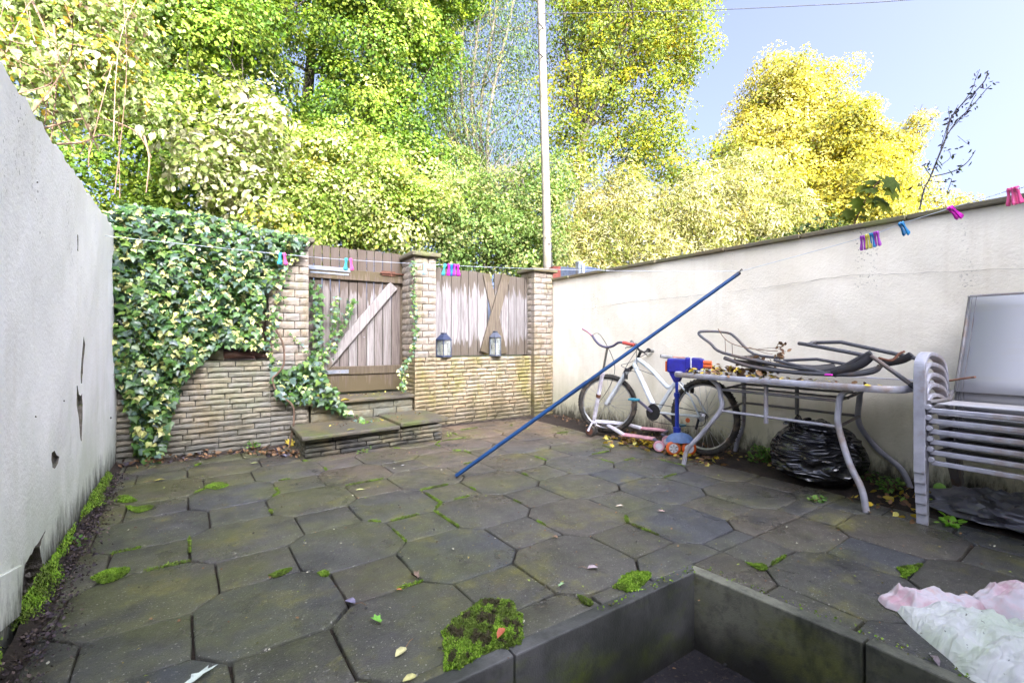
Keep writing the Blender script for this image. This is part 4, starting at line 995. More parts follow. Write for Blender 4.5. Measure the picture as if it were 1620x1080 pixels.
# clothes line, pegs and prop
LN = [WX(166, 373, -.60), WD(280, 385, 2.92), WD(445, 402, 2.9), WD(552, 411, 2.86), WD(715, 420, 2.9), WD(870, 426, 2.93), WD(1030, 429, 2.93), WD(1172, 429, 2.92)]
LN2 = [WD(1172, 429, 2.92), WD(1290, 397, 2.55), WD(1377, 372, 2.33), WD(1427, 354, 2.22), WD(1505, 329, 2.07), WD(1605, 299, 1.92), WD(1720, 262, 1.72)]
e2 = Vector((2.83, -1.3, 2.05))
L1 = smooth_path(LN, 5); L2 = smooth_path(LN2+[e2], 5)
tag(MB().tube(L1+L2[1:], .0017, 5).build('clothes_line', M['line']), 'pale clothes line strung across the yard over the prop', 'clothes line')
def linepoint(px):
    best = None
    for p in L1+L2:
        Z = p.x*SY+p.y*CY; X = p.x*CY-p.y*SY; u = 810+720*X/Z
        if best is None or abs(u-px) < best[0]: best = (abs(u-px), p)
    allp = L1+L2; 
    for a, b in zip(allp[:-1], allp[1:]):
        f = lambda p: 810+720*(p.x*CY-p.y*SY)/(p.x*SY+p.y*CY)
        ua, ub = f(a), f(b)
        if ua <= px <= ub: return a.lerp(b, (px-ua)/(ub-ua))
    return best[1]
def peg(px, color, label, tilt=0., yawo=0., group=None, open_=.05):
    p = linepoint(px); t = thing('clothes_peg', label, 'peg', p, group); mat = M['peg_'+color]
    t.rotation_euler = (0, tilt, -YAW+yawo*.35)
    for s in (-1, 1):
        m = MB(); a = .07*s
        # one arm: jaw at the line, waist, flared grip
        prof = [(.000, .015, .007), (.008, .017, .008), (.020, .012, .0075), (.032, .010, .0065), (.050, .014, .007), (.066, .019, .008), (.076, .016, .006)]
        vs = []
        for d, w, th in prof:
            y0 = s*(.002+(d*open_)); z0 = .010-d
            vs += [(-w/1.7, y0, z0), (w/1.7, y0, z0), (w/1.7, y0+s*th, z0), (-w/1.7, y0+s*th, z0)]
        n = len(prof); fs = []
        for i in range(n-1):
            for k in range(4): fs.append((i*4+k, i*4+(k+1) % 4, (i+1)*4+(k+1) % 4, (i+1)*4+k))
        fs += [(0, 1, 2, 3), (4*n-1, 4*n-2, 4*n-3, 4*n-4)]
        m.add(vs, fs); o = m.build('arm', mat, None, smooth=False, bevel=.0015); o.parent = t
    o = MB().tube([(-.005, .008, -.014), (-.0055, 0, -.010), (-.005, -.008, -.014), (.005, -.008, -.014), (.0055, 0, -.010), (.005, .008, -.014)], .0012, 4, closed=True).build('spring', M['steel'], None); o.parent = t
    return t
for px, c, lb, ti, yo in [
    (444, 'teal', 'leftmost peg on the line, teal, in front of the ivied pillar', .1, .2), (450, 'pink', 'pink peg touching the leftmost teal peg before the ivied pillar', -.15, .6),
    (548, 'teal', 'teal peg hanging in front of the top of the gate', .08, .3), (555, 'pink', 'pink peg hanging in front of the top of the gate', -.12, .7),
    (672, 'pale', 'faded pale blue peg alone in front of the middle brick pillar', .05, 1.2),
    (704, 'teal', 'teal peg at the left end of the row of five before the fence', .2, .4), (710, 'magenta', 'magenta peg second from left in the row of five before the fence', .05, 1.0), (714, 'blue', 'blue peg in the middle of the row of five before the fence', -.05, .8), (719, 'purple', 'purple peg second from right in the row of five before the fence', .1, 1.2), (724, 'magenta', 'magenta peg at the right end of the row of five before the fence', -.08, .9),
    (1365, 'purple', 'purple peg at the left end of the four-peg cluster on the right line', -.12, 1.3), (1373, 'yellow', 'yellow peg in the four-peg cluster on the right line', -.14, 1.2), (1379, 'blue', 'blue peg between the yellow and purple pegs on the right line', -.16, 1.25), (1386, 'purple', 'purple peg at the right end of the four-peg cluster on the right line', -.26, 1.3),
    (1426, 'blue', 'blue peg tilted by itself against the cream wall', -.75, 1.1), (1504, 'magenta', 'magenta peg with splayed legs just below the wall coping', -.85, .3),
    (1599, 'pink', 'pink peg, left one of the two nearest the right edge', -.05, .9), (1606, 'pink', 'pink peg, right one of the two nearest the right edge', -.3, .3)]:
    peg(px, c, lb, ti, yo, 'plastic pegs on the clothes line')
cpp = thing('clothes_prop', 'long blue metal clothes prop leaning diagonally across the yard', 'clothes prop', G(722, 752))
A = G(722, 752, .014); Bp = WD(1168, 433, 2.91); mid = A.lerp(Bp, .5)
MB().tube([A, mid], .0145, 12).build('lower_tube', M['blue'], cpp, smooth=True)
MB().tube([mid-(Bp-A)*.02, Bp], .0122, 12).build('upper_tube', M['blue'], cpp, smooth=True)
MB().tube([A-(Bp-A)*.002, A+(Bp-A)*.012], .0138, 10).build('foot_cap', M['black'], cpp)
dn = (Bp-A).normalized()
m = MB(); m.tube([Bp-dn*.03, Bp+dn*.012], .0125, 8); m.tube([Bp+dn*.01+Vector((0, 0, .008)), Bp+dn*.025+Vector((0, 0, .014)), Bp+dn*.03+Vector((0, 0, .004))], .004, 5)
m.build('hook_end', M['black'], cpp)

# lanterns
def lantern(label, x, y, sides, r, h, roofh, mat, cand):
    t = thing('lantern', label, 'lantern', (x, y, .815))
    a0 = math.pi/sides if sides == 4 else 0
    if sides == 4: a0 = math.radians(45+18)
    ringp = lambda rr_, z: [(x+rr_*math.cos(a0+2*math.pi*k/sides), y+rr_*math.sin(a0+2*math.pi*k/sides), .815+z) for k in range(sides)]
    def fr(r1, z1, r2, z2, name, mt=mat, par=t, bev=.002):
        m = MB(); n = sides; m.v = ringp(r1, z1)+ringp(r2, z2); m.f = [tuple(range(n)), tuple(range(n, 2*n))]+[(i, (i+1) % n, n+(i+1) % n, n+i) for i in range(n)]
        return m.build(name, M[mt], par, bevel=bev)
    fr(r*1.12, 0, r*1.06, .018, 'base')
    fr(r*1.15, h, r*1.10, h+.012, 'eaves'); fr(r*1.08, h+.0125, r*.45, h+roofh, 'roof'); fr(r*.42, h+roofh+.001, r*.48, h+roofh+.018, 'vent')
    for p, q in zip(ringp(r*.97, .015), ringp(r*.97, h)): MB().bar(p, q, .010, .010).build('corner_post', M[mat], t)
    P0, P1 = ringp(r*.93, .022), ringp(r*.93, h-.003)
    for k in range(sides):
        j = (k+1) % sides; a, b_, c, d = map(Vector, (P0[k], P0[j], P1[j], P1[k]))
        MB().prism([a, b_, c, d], ((b_-a).cross(d-a)).normalized()*.0015).build('pane', M['pane'], t)
        if sides != 4:
            m = MB(); nrm = (b_-a).cross(d-a).normalized()*-.002
            for s in range(1, 4):
                f0 = s/4; m.tube([a.lerp(d, f0)+nrm, a.lerp(d, max(0, f0-.25)).lerp(b_.lerp(c, max(0, f0-.25)), 1)+nrm], .0011, 3); m.tube([b_.lerp(c, f0)+nrm, a.lerp(d, max(0, f0-.25))+nrm], .0011, 3)
            m.build('lattice', M[mat], t)
    MB().lathe((x, y, .815+.019), [(.0, 0), (.036, 0), (.037, cand), (.030, cand+.004), (.012, cand-.006), (.0, cand-.006)], 18).build('candle', M['candle'], t, smooth=True)
    return t
lantern('square blue lantern with a cream candle beside the middle brick pillar', 2.285, 4.995, 4, .088, .20, .07, 'lantern', .125)
lantern('six-sided grey lantern with lattice panes below the crossed planks', 2.995, 4.985, 6, .080, .235, .065, 'lantern_grey', .14)

# brown shoes on the low wall
def shoe(label, c, ang, s=1.):
    t = thing('shoe', label, 'shoe', c, 'old brown shoes on the low wall'); t.rotation_euler = (0, 0, ang)
    prof = [(-.13, .030, .070, .055), (-.10, .036, .085, .066), (-.05, .034, .080, .060), (0, .036, .062, .048), (.05, .044, .045, .034), (.10, .042, .034, .020), (.135, .025, .024, .006)]
    m = MB(); n = 12
    for x, w, h_, hh in prof:
        for k in range(n):
            a = 2*math.pi*k/n; zz = .014+(h_/2)*(1+math.sin(a)); m.v.append((x*s, w*math.cos(a)*(1-.25*max(0, math.sin(a))), zz if math.sin(a) > -.5 else .014))
    for i in range(len(prof)-1):
        for k in range(n): m.f.append((i*n+k, i*n+(k+1) % n, (i+1)*n+(k+1) % n, (i+1)*n+k))
    m.f += [tuple(range(n)), tuple((len(prof)-1)*n+k for k in range(n))]
    o = m.build('upper', M['leather'], None, smooth=True); o.parent = t
    so = [(-.138, 0), (-.12, .03), (-.05, .030), (0, .034), (.06, .046), (.11, .042), (.145, .015), (.145, -.015), (.11, -.042), (.06, -.046), (0, -.034), (-.05, -.030), (-.12, -.03)]
    o = MB().prism([(x*s, y_, 0) for x, y_ in so], (0, 0, .016)).build('sole', M['sole'], None, bevel=.003); o.parent = t
    m = MB(); m.tube(smooth_path([(-.10, .026, .088), (-.125, 0, .09), (-.10, -.026, .088), (-.05, -.028, .082), (-.045, 0, .075), (-.05, .028, .082)], 3), .006, 6, closed=False)
    o = m.build('collar', M['sole'], None, smooth=True); o.parent = t
    for k in range(4):
        xx = -.03+k*.022; o = MB().tube([(xx, .022, .072-k*.008), (xx+.008, 0, .080-k*.009), (xx, -.022, .072-k*.008)], .0022, 4).build('lace', M['twig'], None); o.parent = t
p1 = WY(402, 571, 4.92); shoe('brown leather lace-up shoe nearer the pillar on the low wall', (p1.x, 4.92, .826), -.15)
p2 = WY(378, 571, 4.88); shoe('brown leather shoe with a flopped ankle, nearer the stone block', (p2.x, 4.87, .828), -.3, .95)

# ------------------------------------------------------------------ bicycle
bk = thing('bicycle', 'white bicycle with teal pedals leaning on the right wall', 'bicycle', (3.58, 3.0, 0))
LEAN = .10
def bp(y, z, off=0.): return Vector((3.575+LEAN*z+off, y, z))
def wheel(c, r, fwd, upv, name, rear=False):
    c = Vector(c); f = Vector(fwd).normalized(); u = Vector(upv); u = (u-f*u.dot(f)).normalized(); ax = f.cross(u).normalized()
    w = MB(); seg = 56
    tyre = w.tube([c+(f*math.cos(a)+u*math.sin(a))*(r-.027) for a in [2*math.pi*i/seg for i in range(seg)]], .027, 8, closed=True).build('tyre', M['tyre'], bk, smooth=True)
    m = MB()
    for i in range(seg*2):
        a = 2*math.pi*i/(seg*2); p = c+(f*math.cos(a)+u*math.sin(a))*(r-.001)+ax*(.009 if i % 2 else -.009); m.bar(p-ax*.008, p+ax*.008, .006, .006, up=(f*math.cos(a)+u*math.sin(a)))
    o = m.build('tread', M['tyre'], tyre); o['kind'] = 'stuff'
    MB().tube([c+(f*math.cos(a)+u*math.sin(a))*(r-.054) for a in [2*math.pi*i/seg for i in range(seg)]], .0085, 6, closed=True, sy=1.3).build('rim', M['steel'], bk, smooth=True)
    MB().lathe(c-ax*.045, [(.006, 0), (.024, .006), (.016, .014), (.015, .076), (.024, .084), (.006, .09)], 14, ax).build('hub', M['steel'], bk, smooth=True)
    n = 28
    for i in range(n):
        a = 2*math.pi*i/n; s = 1 if i % 2 else -1; a2 = a+(1.15 if (i//2) % 2 else -1.15)
        MB().tube([c+(f*math.cos(a2)+u*math.sin(a2))*.020+ax*s*.036, c+(f*math.cos(a)+u*math.sin(a))*(r-.056)], .0016, 4, cap=False).build('spoke', M['steel'], bk)
    return f, u, ax
RA = bp(2.44, .338); FA = bp(3.60, .322, -.02)
wheel(RA, .335, (0, 1, 0), (LEAN, 0, 1), 'rear')
ste = math.radians(33); fwd = Vector((-math.sin(ste), math.cos(ste), 0))
ff, fu, fax = wheel(FA, .322, fwd, (LEAN*.8, 0, 1), 'front')
BB = bp(2.95, .31); HT = bp(3.225, .835); HB = bp(3.275, .745); ST = bp(2.725, .665); SP = bp(2.69, .73)
MB().tube([HT, HB], .021, 12).build('head_tube', M['bike_white'], bk, smooth=True)
MB().tube([HB+Vector((0, -.005, .02)), BB], .027, 12).build('down_tube', M['bike_white'], bk, smooth=True)
MB().tube(smooth_path([HT-Vector((0, 0, .02)), bp(3.05, .72), bp(2.86, .575), bp(2.80, .565), ST-Vector((0, -.02, .06))], 4), .0215, 12).build('top_tube', M['bike_white'], bk, smooth=True)
MB().tube([BB, ST], .020, 12).build('seat_tube', M['bike_white'], bk, smooth=True)
for s in (-1, 1):
    ax = Vector((1, 0, -LEAN))
    MB().tube([ST-Vector((0, 0, .04))+ax*s*.022, bp(2.55, .50)+ax*s*.05, RA+ax*s*.062], .0085, 8).build('seat_stay', M['bike_white'], bk, smooth=True)
    MB().tube([BB+ax*s*.03, bp(2.72, .32)+ax*s*.048, RA+ax*s*.064], .010, 8).build('chain_stay', M['bike_white'], bk, smooth=True)
FC = bp(3.35, .70)
for s in (-1, 1):
    MB().tube([FC+fax*s*.055, FC.lerp(FA, .55)+fax*s*.056], .0165, 10).build('fork_slider', M['bike_white'], bk, smooth=True)
    MB().tube([FC.lerp(FA, .50)+fax*s*.056, FA+fax*s*.056], .0190, 10).build('fork_leg', M['bike_white'], bk, smooth=True)
MB().bar(FC-fax*.075, FC+fax*.075, .05, .035).build('fork_crown', M['black'], bk, bevel=.008)
MB().tube([HB, FC], .018, 10).build('steerer', M['black'], bk)
MB().tube([SP-Vector((0, -.01, .02)), ST], .0125, 10).build('seat_post', M['steel'], bk, smooth=True)
sd_ = MB(); n = 12
for i, (yy, w, h_) in enumerate([(2.53, .055, .035), (2.56, .075, .05), (2.62, .07, .045), (2.69, .035, .03), (2.76, .02, .025), (2.80, .012, .015)]):
    for k in range(n):
        a = 2*math.pi*k/n; q = bp(yy+.03, .765-.02*i/5); sd_.v.append((q.x+w*math.cos(a), q.y, q.z+h_*.5*math.sin(a)))
for i in range(5):
    for k in range(n): sd_.f.append((i*n+k, i*n+(k+1) % n, (i+1)*n+(k+1) % n, (i+1)*n+k))
sd_.f += [tuple(range(n)), tuple(5*n+k for k in range(n))]
sd_.build('saddle', M['black'], bk, smooth=True)
# bars
SC = bp(3.18, .90); hb = Vector((.93, .30, -.16)).normalized()
MB().tube([HT, HT+Vector((0.005, -.02, .05)), SC], .016, 8).build('stem', M['black'], bk, smooth=True)
bar = smooth_path([SC-hb*.30+Vector((0, -.02, .05)), SC-hb*.17+Vector((0, 0, .035)), SC-hb*.06, SC+hb*.06, SC+hb*.17+Vector((0, 0, .035)), SC+hb*.30+Vector((0, -.02, .04))], 5)
MB().tube(bar, .0115, 10).build('handlebar', M['black'], bk, smooth=True)
for s, i0, i1 in ((-1, 0, 5), (1, len(bar)-6, len(bar)-1)):
    g = MB().tube([bar[i0], bar[i1]], .0165, 10).build('grip', M['grey_grip'], bk, smooth=True)
    br = bar[i1 if s < 0 else i0]; c_ = br+hb*(-s)*-.0
    lv = MB().tube(smooth_path([br, br+Vector((-.02, .05, -.02)), br+hb*s*.06+Vector((-.02, .06, -.03)), br+hb*s*.12+Vector((-.01, .05, -.05))], 3), .0045, 6).build('brake_lever', M['black'], bk, smooth=True)
    MB().lathe(br, [(.018, -.02), (.024, -.01), (.022, .015), (.012, .022)], 10, hb).build('shifter', M['black'], bk, smooth=True)
for k, (a, b_, c_, d) in enumerate([(SC-hb*.12, SC+Vector((-.12, .06, -.10)), HB+Vector((-.08, .08, -.08)), FC+Vector((-.02, 0, .02))), (SC+hb*.14, SC+Vector((0, .16, -.12)), HB+Vector((-.06, .12, 0)), HB+Vector((-.03, -.05, -.06))), (SC-hb*.14, SC+Vector((-.1, -.02, -.16)), HB+Vector((-.05, -.08, -.02)), bp(3.0, .67, -.02))]):
    MB().tube(smooth_path([a, b_, c_, d], 6), .0028, 5).build('brake_cable', M['black'], bk)
# drivetrain on the side facing the yard
xo = Vector((-1, 0, LEAN))
MB().lathe(BB+xo*.045, [(.045, 0), (.078, 0), (.080, .004), (.045, .006)], 30, xo).build('chainring', M['black'], bk)
MB().lathe(BB-xo*.04, [(.022, 0), (.022, .085)], 12, xo).build('bottom_bracket', M['black'], bk)
pe = bp(3.12, .42, -.09); pe2 = bp(2.78, .20, .09)
MB().bar(BB+xo*.065, pe, .016, .026).build('crank', M['purple_grey'], bk, bevel=.004)
MB().bar(BB-xo*.065, pe2, .016, .026).build('crank', M['purple_grey'], bk, bevel=.004)
for q in (pe+xo*.05, pe2-xo*.05):
    m = MB(); m.box(q+Vector((0, .032, 0)), (.085, .014, .018)); m.box(q-Vector((0, .032, 0)), (.085, .014, .018)); m.box(q+Vector((.034, 0, 0)), (.014, .07, .018)); m.box(q-Vector((.034, 0, 0)), (.014, .07, .018)); m.box(q, (.085, .018, .014)); m.build('pedal', M['teal'], bk, bevel=.002)
MB().lathe(RA+xo*.04, [(.045, 0), (.045, .004), (.036, .008), (.036, .012), (.028, .016), (.02, .022)], 20, xo).build('cassette', M['steel'], bk)
ch = smooth_path([BB+xo*.05+Vector((0, .02, .085)), RA+xo*.05+Vector((0, 0, .04)), RA+xo*.05+Vector((0, -.05, 0)), RA+xo*.05+Vector((0, .02, -.09)), BB+xo*.05+Vector((0, 0, -.088)), BB+xo*.05+Vector((0, .085, 0))], 6)
MB().tube(ch, .0035, 5, closed=True).build('chain', M['black'], bk)
MB().bar(RA+xo*.055+Vector((0, .01, -.02)), RA+xo*.055+Vector((0, .04, -.12)), .012, .02).build('derailleur', M['black'], bk, bevel=.003)
m = MB(); q = bp(2.60, .56); m.box(q+Vector((-.04, 0, 0)), (.02, .03, .07)); m.box(q+Vector((.04, 0, 0)), (.02, .03, .07)); m.tube([q+Vector((-.04, 0, .03)), q+Vector((.04, 0, .04))], .004, 5); m.build('rear_brake', M['black'], bk, bevel=.003)
m = MB(); q = FC+Vector((-.01, .02, -.06)); m.bar(q-fax*.06+Vector((0, 0, .06)), q-fax*.055-Vector((0, 0, .04)), .015, .02); m.bar(q+fax*.06+Vector((0, 0, .06)), q+fax*.055-Vector((0, 0, .04)), .015, .02); m.build('front_brake', M['black'], bk, bevel=.003)
q = RA+Vector((-.03, .14, -.05)); MB().lathe(q, [(.0, -.003), (.022, -.003), (.022, .003), (0, .003)], 8, (1, 0, 0)).build('spoke_reflector', M['orange'], bk)
# blue lettering strokes on the down tube (illegible decal)
for k in range(5):
    c0 = HB.lerp(BB, .24+.12*k)+xo*.0205+Vector((0, 0, 0)); MB().bar(c0+Vector((0, .010, .018)), c0+Vector((0, -.006, -.020)), .0015, .007).build('decal', M['bike_teal'], bk)

# ------------------------------------------------------------------ white and pink scooter
s1 = thing('scooter', 'white and pink three-wheeled scooter on the ground before the bicycle', 'scooter', (3.33, 3.1, 0))
fw = Vector((3.30, 3.56, .062)); 
def swheel(par, c, r, w, axis, tmat, hmat, nm='wheel'):
    t_ = MB().lathe(Vector(c)-Vector(axis).normalized()*w/2, [(r*.62, 0), (r*.9, 0), (r, w*.25), (r, w*.75), (r*.9, w), (r*.62, w)], 22, axis).build(nm, M[tmat], par, smooth=True)
    MB().lathe(Vector(c)-Vector(axis).normalized()*(w/2+.003), [(r*.30, 0), (r*.64, .002), (r*.64, w+.004), (r*.30, w+.006)], 14, axis).build('hub', M[hmat], t_)
    return t_
swheel(s1, fw, .062, .03, (1, .25, 0), 'tyre', 'rust', 'front_wheel'); swheel(s1, fw+Vector((.05, .015, 0)), .060, .026, (1, .25, 0), 'tyre', 'rust', 'front_wheel')
hd = fw+Vector((.03, -.03, .13)); tt = WD(961, 549, 4.55)
MB().tube([fw+Vector((-.03, 0, 0)), hd, fw+Vector((.08, 0, 0))], .012, 8).build('fork', M['scoot_white'], s1, smooth=True)
MB().tube([hd, hd.lerp(tt, .62)], .021, 10).build('steering_column', M['scoot_white'], s1, smooth=True)
MB().tube([hd.lerp(tt, .60), tt], .012, 8).build('inner_column', M['steel'], s1, smooth=True)
MB().lathe(hd.lerp(tt, .33), [(.024, -.018), (.026, 0), (.024, .018)], 12, tt-hd).build('clamp', M['rust'], s1, smooth=True)
MB().lathe(hd.lerp(tt, .62), [(.024, -.012), (.026, .01), (.020, .03)], 12, tt-hd).build('clamp', M['scoot_white'], s1, smooth=True)
hbp = smooth_path([WD(922, 519, 4.75), WD(934, 527, 4.7), WD(944, 541, 4.64), WD(952, 547, 4.58), WD(961, 549, 4.55), WD(970, 547, 4.5), WD(978, 542, 4.45), WD(986, 542, 4.4), WD(1004, 546, 4.3)], 4)
MB().tube(hbp, .0125, 8).build('handlebar', M['purple_grey'], s1, smooth=True)
MB().tube(hbp[:6], .017, 8).build('grip', M['pink'], s1, smooth=True); MB().tube(hbp[-5:], .017, 8).build('grip', M['red'], s1, smooth=True)
MB().tube(smooth_path([hbp[5], WD(950, 530, 4.6), WD(972, 575, 4.5), WD(965, 610, 4.6), hd+Vector((0, 0, .1))], 5), .003, 4).build('brake_cable', M['black'], s1)
for a_, m_, b_, pe_, wh in ((hd+Vector((-.01, 0, -.03)), G(960, 672, .10), G(986, 687, .075), G(1036, 694, .065), Vector((3.36, 2.72, .055))), (hd+Vector((.02, 0, -.03)), G(985, 670, .10), G(1014, 677, .08), G(1056, 681, .075), Vector((3.60, 2.82, .055)))):
    MB().tube(smooth_path([a_, m_, b_], 4), [.022]*9, 8, sy=.8).build('arm', M['scoot_white'], s1, smooth=True)
    MB().bar(b_, pe_, .085, .024).build('footplate', M['pink'], s1, bevel=.008)
    MB().tube([pe_, wh+Vector((0, .06, .05)), wh+Vector((0, 0, .04))], .012, 6).build('wheel_fork', M['purple_grey'], s1, smooth=True)
    swheel(s1, wh, .05, .028, (.8, .6, 0), 'pink', 'scoot_white', 'rear_wheel')
# blue scooter
s2 = thing('scooter', 'blue toy scooter with orange wheels standing by the table leg', 'scooter', (3.42, 2.57, 0))
sb = Vector((3.435, 2.585, 0))
swheel(s2, (3.37, 2.575, .064), .063, .026, (-.62, -.78, .0), 'orange', 'toy_white', 'front_wheel'); swheel(s2, (3.485, 2.50, .064), .063, .026, (-.62, -.78, .0), 'orange', 'toy_white', 'front_wheel')
for k in range(6):
    a = k*math.pi/3; ax_ = Vector((-.62, -.78, 0)).normalized(); u_ = Vector((0, 0, 1)); v_ = ax_.cross(u_); c_ = Vector((3.37, 2.575, .064))+ax_*.0175
    MB().bar(c_+(u_*math.cos(a)+v_*math.sin(a))*.014, c_+(u_*math.cos(a)+v_*math.sin(a))*.037, .004, .009, up=ax_).build('spoke', M['black'], s2)
hood = MB(); nn = 14
for i in range(6):
    th = i/5*math.pi/2; 
    for k in range(nn):
        a = 2*math.pi*k/nn; r_ = math.cos(th)
        hood.v.append((sb.x+.0+(.115*math.cos(a)*r_*.80-.03*math.sin(a)*r_), sb.y-.03+(.085*math.sin(a)*r_+.06*math.cos(a)*-.6*r_), .115+.085*math.sin(th)))
for i in range(5):
    for k in range(nn): hood.f.append((i*nn+k, i*nn+(k+1) % nn, (i+1)*nn+(k+1) % nn, (i+1)*nn+k))
hood.f.append(tuple(range(nn))); hood.build('hood', M['pale_blue'], s2, smooth=True)
MB().bar((3.46, 2.56, .10), (3.74, 2.80, .075), .12, .025).build('deck', M['pale_blue'], s2, bevel=.01)
swheel(s2, (3.76, 2.82, .045), .045, .03, (-.62, .78, 0), 'orange', 'toy_white', 'rear_wheel')
tp = Vector((3.445, 2.60, .80))
MB().tube([sb+Vector((0, 0, .15)), sb+Vector((0, 0, .24))], .032, 12).build('socket', M['scoot_blue'], s2, smooth=True)
MB().tube([sb+Vector((0, 0, .2)), (3.441, 2.592, .53)], .0175, 12).build('column', M['scoot_blue'], s2, smooth=True)
MB().tube([(3.441, 2.592, .5), tp], .0135, 12).build('inner_column', M['scoot_blue'], s2, smooth=True)
MB().lathe((3.441, 2.592, .525), [(.024, -.02), (.027, 0), (.024, .02)], 12).build('clamp', M['scoot_blue'], s2, smooth=True)
MB().tube([WD(1045, 563, 4.0), WD(1062, 565, 4.0), tp+Vector((0, 0, .04)), WD(1088, 566, 4.15)], .016, 10).build('handlebar', M['grey_grip'], s2, smooth=True)
# toy blaster resting on the table end
tb = thing('toy_blaster', 'blue and orange toy dart blaster lying on the end of the table', 'toy', (3.4, 2.45, .75))
a = WD(1050, 567, 3.95); b_ = WD(1126, 570, 3.72); dx = (b_-a); Lb = dx.length; dx.normalize(); ux_ = Vector((0, 0, 1)); sdv = dx.cross(ux_).normalized()
def bx(l0, l1, z0, z1, w, name, mat, bev=.006, off=0.):
    c = a+dx*(l0+l1)/2*Lb+ux_*(z0+z1)/2+sdv*off; rot = Matrix((dx, sdv, ux_)).transposed()
    return MB().box(c, ((l1-l0)*Lb, w, z1-z0), rot).build(name, M[mat], tb, bevel=bev, seg=2)
bx(.10, .58, -.115, .005, .085, 'body', 'toy_blue', .012); bx(.48, .80, -.085, .018, .095, 'barrel_shroud', 'toy_blue', .014); bx(.62, .84, -.075, .012, .08, 'barrel_shroud', 'toy_blue', .012)
bx(.60, .625, -.085, .024, .100, 'white_band', 'toy_white', .002); bx(.22, .50, -.008, .010, .05, 'top_rail', 'grey_grip', .003)
for z_ in (-.05, -.022):
    MB().tube([a+dx*Lb*.80+ux_*z_, a+dx*Lb*1.0+ux_*z_], .019, 12).build('muzzle', M['orange'], tb, smooth=True)
m = MB(); c = a+dx*Lb*.36-ux_*.045+sdv*-.047
for q in (-.5, .5): m.bar(c+dx*q*.085-ux_*.020, c+dx*q*.085+ux_*.020, .012, .012, up=dx)
for q in (-1, 1): m.bar(c-dx*.048+ux_*q*.020, c+dx*.048+ux_*q*.020, .012, .012)
m.build('trigger_guard', M['orange'], tb, bevel=.003)
m = MB(); m.prism([a+dx*Lb*p+ux_*q+sdv*.025 for p, q in [(.08, -.06), (.42, -.11), (.36, -.19), (.24, -.20), (.14, -.13)]], sdv*-.05); m.build('grip', M['toy_blue'], tb, bevel=.006)
bx(.05, .08, -.11, -.02, .05, 'back_plate', 'orange', .003); bx(.20, .46, .012, .018, .02, 'red_strip', 'red', .002)
for k in range(3): bx(.66+k*.05, .685+k*.05, -.045, -.030, .099-.017, 'white_mark', 'toy_white', .001)

# ------------------------------------------------------------------ table
tb_ = thing('garden_table', 'grey metal garden table with dark glass top along the right wall', 'table', (3.5, 1.7, 0))
X0, X1, Y0, Y1, ZT = 3.125, 3.86, .93, 2.44, .735
def rrect(x0, x1, y0, y1, r, z, n=7):
    out = []
    for cx, cy, a0 in ((x1-r, y1-r, 0), (x0+r, y1-r, 90), (x0+r, y0+r, 180), (x1-r, y0+r, 270)):
        for k in range(n+1):
            a = math.radians(a0+90*k/n); out.append(Vector((cx+r*math.cos(a), cy+r*math.sin(a), z)))
    return out
m = MB(); prof_ = [(.0, -.019), (.004, -.019), (.0, .019), (-.002, .022), (-.022, .020), (-.024, -.015)]
prof_ = [(-.004, -.021), (.002, -.012), (.002, .012), (-.005, .020), (-.024, .016), (-.024, -.018)]
for off, dz in prof_: m.v += [tuple(p) for p in rrect(X0-off, X1+off, Y0-off, Y1+off, .13+off, ZT-.004+dz)]
nr = len(m.v)//len(prof_)
for a_ in range(len(prof_)):
    b2_ = (a_+1) % len(prof_)
    for i in range(nr): m.f.append((a_*nr+i, a_*nr+(i+1) % nr, b2_*nr+(i+1) % nr, b2_*nr+i))
m.build('rim', M['frame_grey'], tb_, smooth=True)
MB().prism(rrect(X0+.012, X1-.012, Y0+.012, Y1-.012, .12, ZT+.004), (0, 0, .006)).build('table_top', M['table_glass'], tb_, bevel=.001)
def leg(pts): MB().tube(smooth_path(pts, 5), .0178, 12).build('leg', M['frame_grey'], tb_, smooth=True)
xn, xf = 3.215, 3.80
leg([(xn+.01, 1.17, ZT-.01), (xn, 1.235, .67), (xn, 1.25, .58), (xn, 1.25, .48), (xn-.01, 1.19, .27), (xn-.015, 1.125, .13), (xn-.02, 1.10, .0)])
leg([(xn+.01, 2.14, ZT-.01), (xn, 2.05, .66), (xn, 2.03, .58), (xn, 2.03, .48), (xn-.01, 2.18, .28), (xn-.01, 2.315, .12), (xn-.015, 2.345, .0)])
leg([(xf-.01, 1.25, ZT-.01), (xf, 1.335, .66), (xf, 1.35, .58), (xf, 1.35, .42), (xf+.08, 1.27, .25), (xf+.12, 1.15, .13), (xf+.125, 1.10, .0)])
leg([(xf-.01, 2.28, ZT-.01), (xf, 2.20, .66), (xf, 2.185, .58), (xf, 2.185, .42), (xf+.06, 2.23, .25), (xf+.1, 2.30, .12), (xf+.11, 2.33, .0)])
for z_ in (.635, .475):
    for x_ in (xn, xf): MB().tube([(x_, 1.25 if x_ == xn else 1.35, z_), (x_, 2.03 if x_ == xn else 2.185, z_)], .010, 8).build('rail', M['frame_grey' if z_ < .5 and x_ == xn else 'frame_dull'], tb_, smooth=True)
    MB().tube([(xn, 1.25, z_), (xf, 1.35, z_)], .009, 8).build('rail', M['frame_dull'], tb_, smooth=True)
    MB().tube([(xn, 2.03, z_), (xf, 2.185, z_)], .009, 8).build('rail', M['frame_dull'], tb_, smooth=True)
MB().tube([(xn+.2, 1.27, .635), (xn+.25, 2.09, .635)], .008, 8).build('rail', M['frame_dull'], tb_, smooth=True)
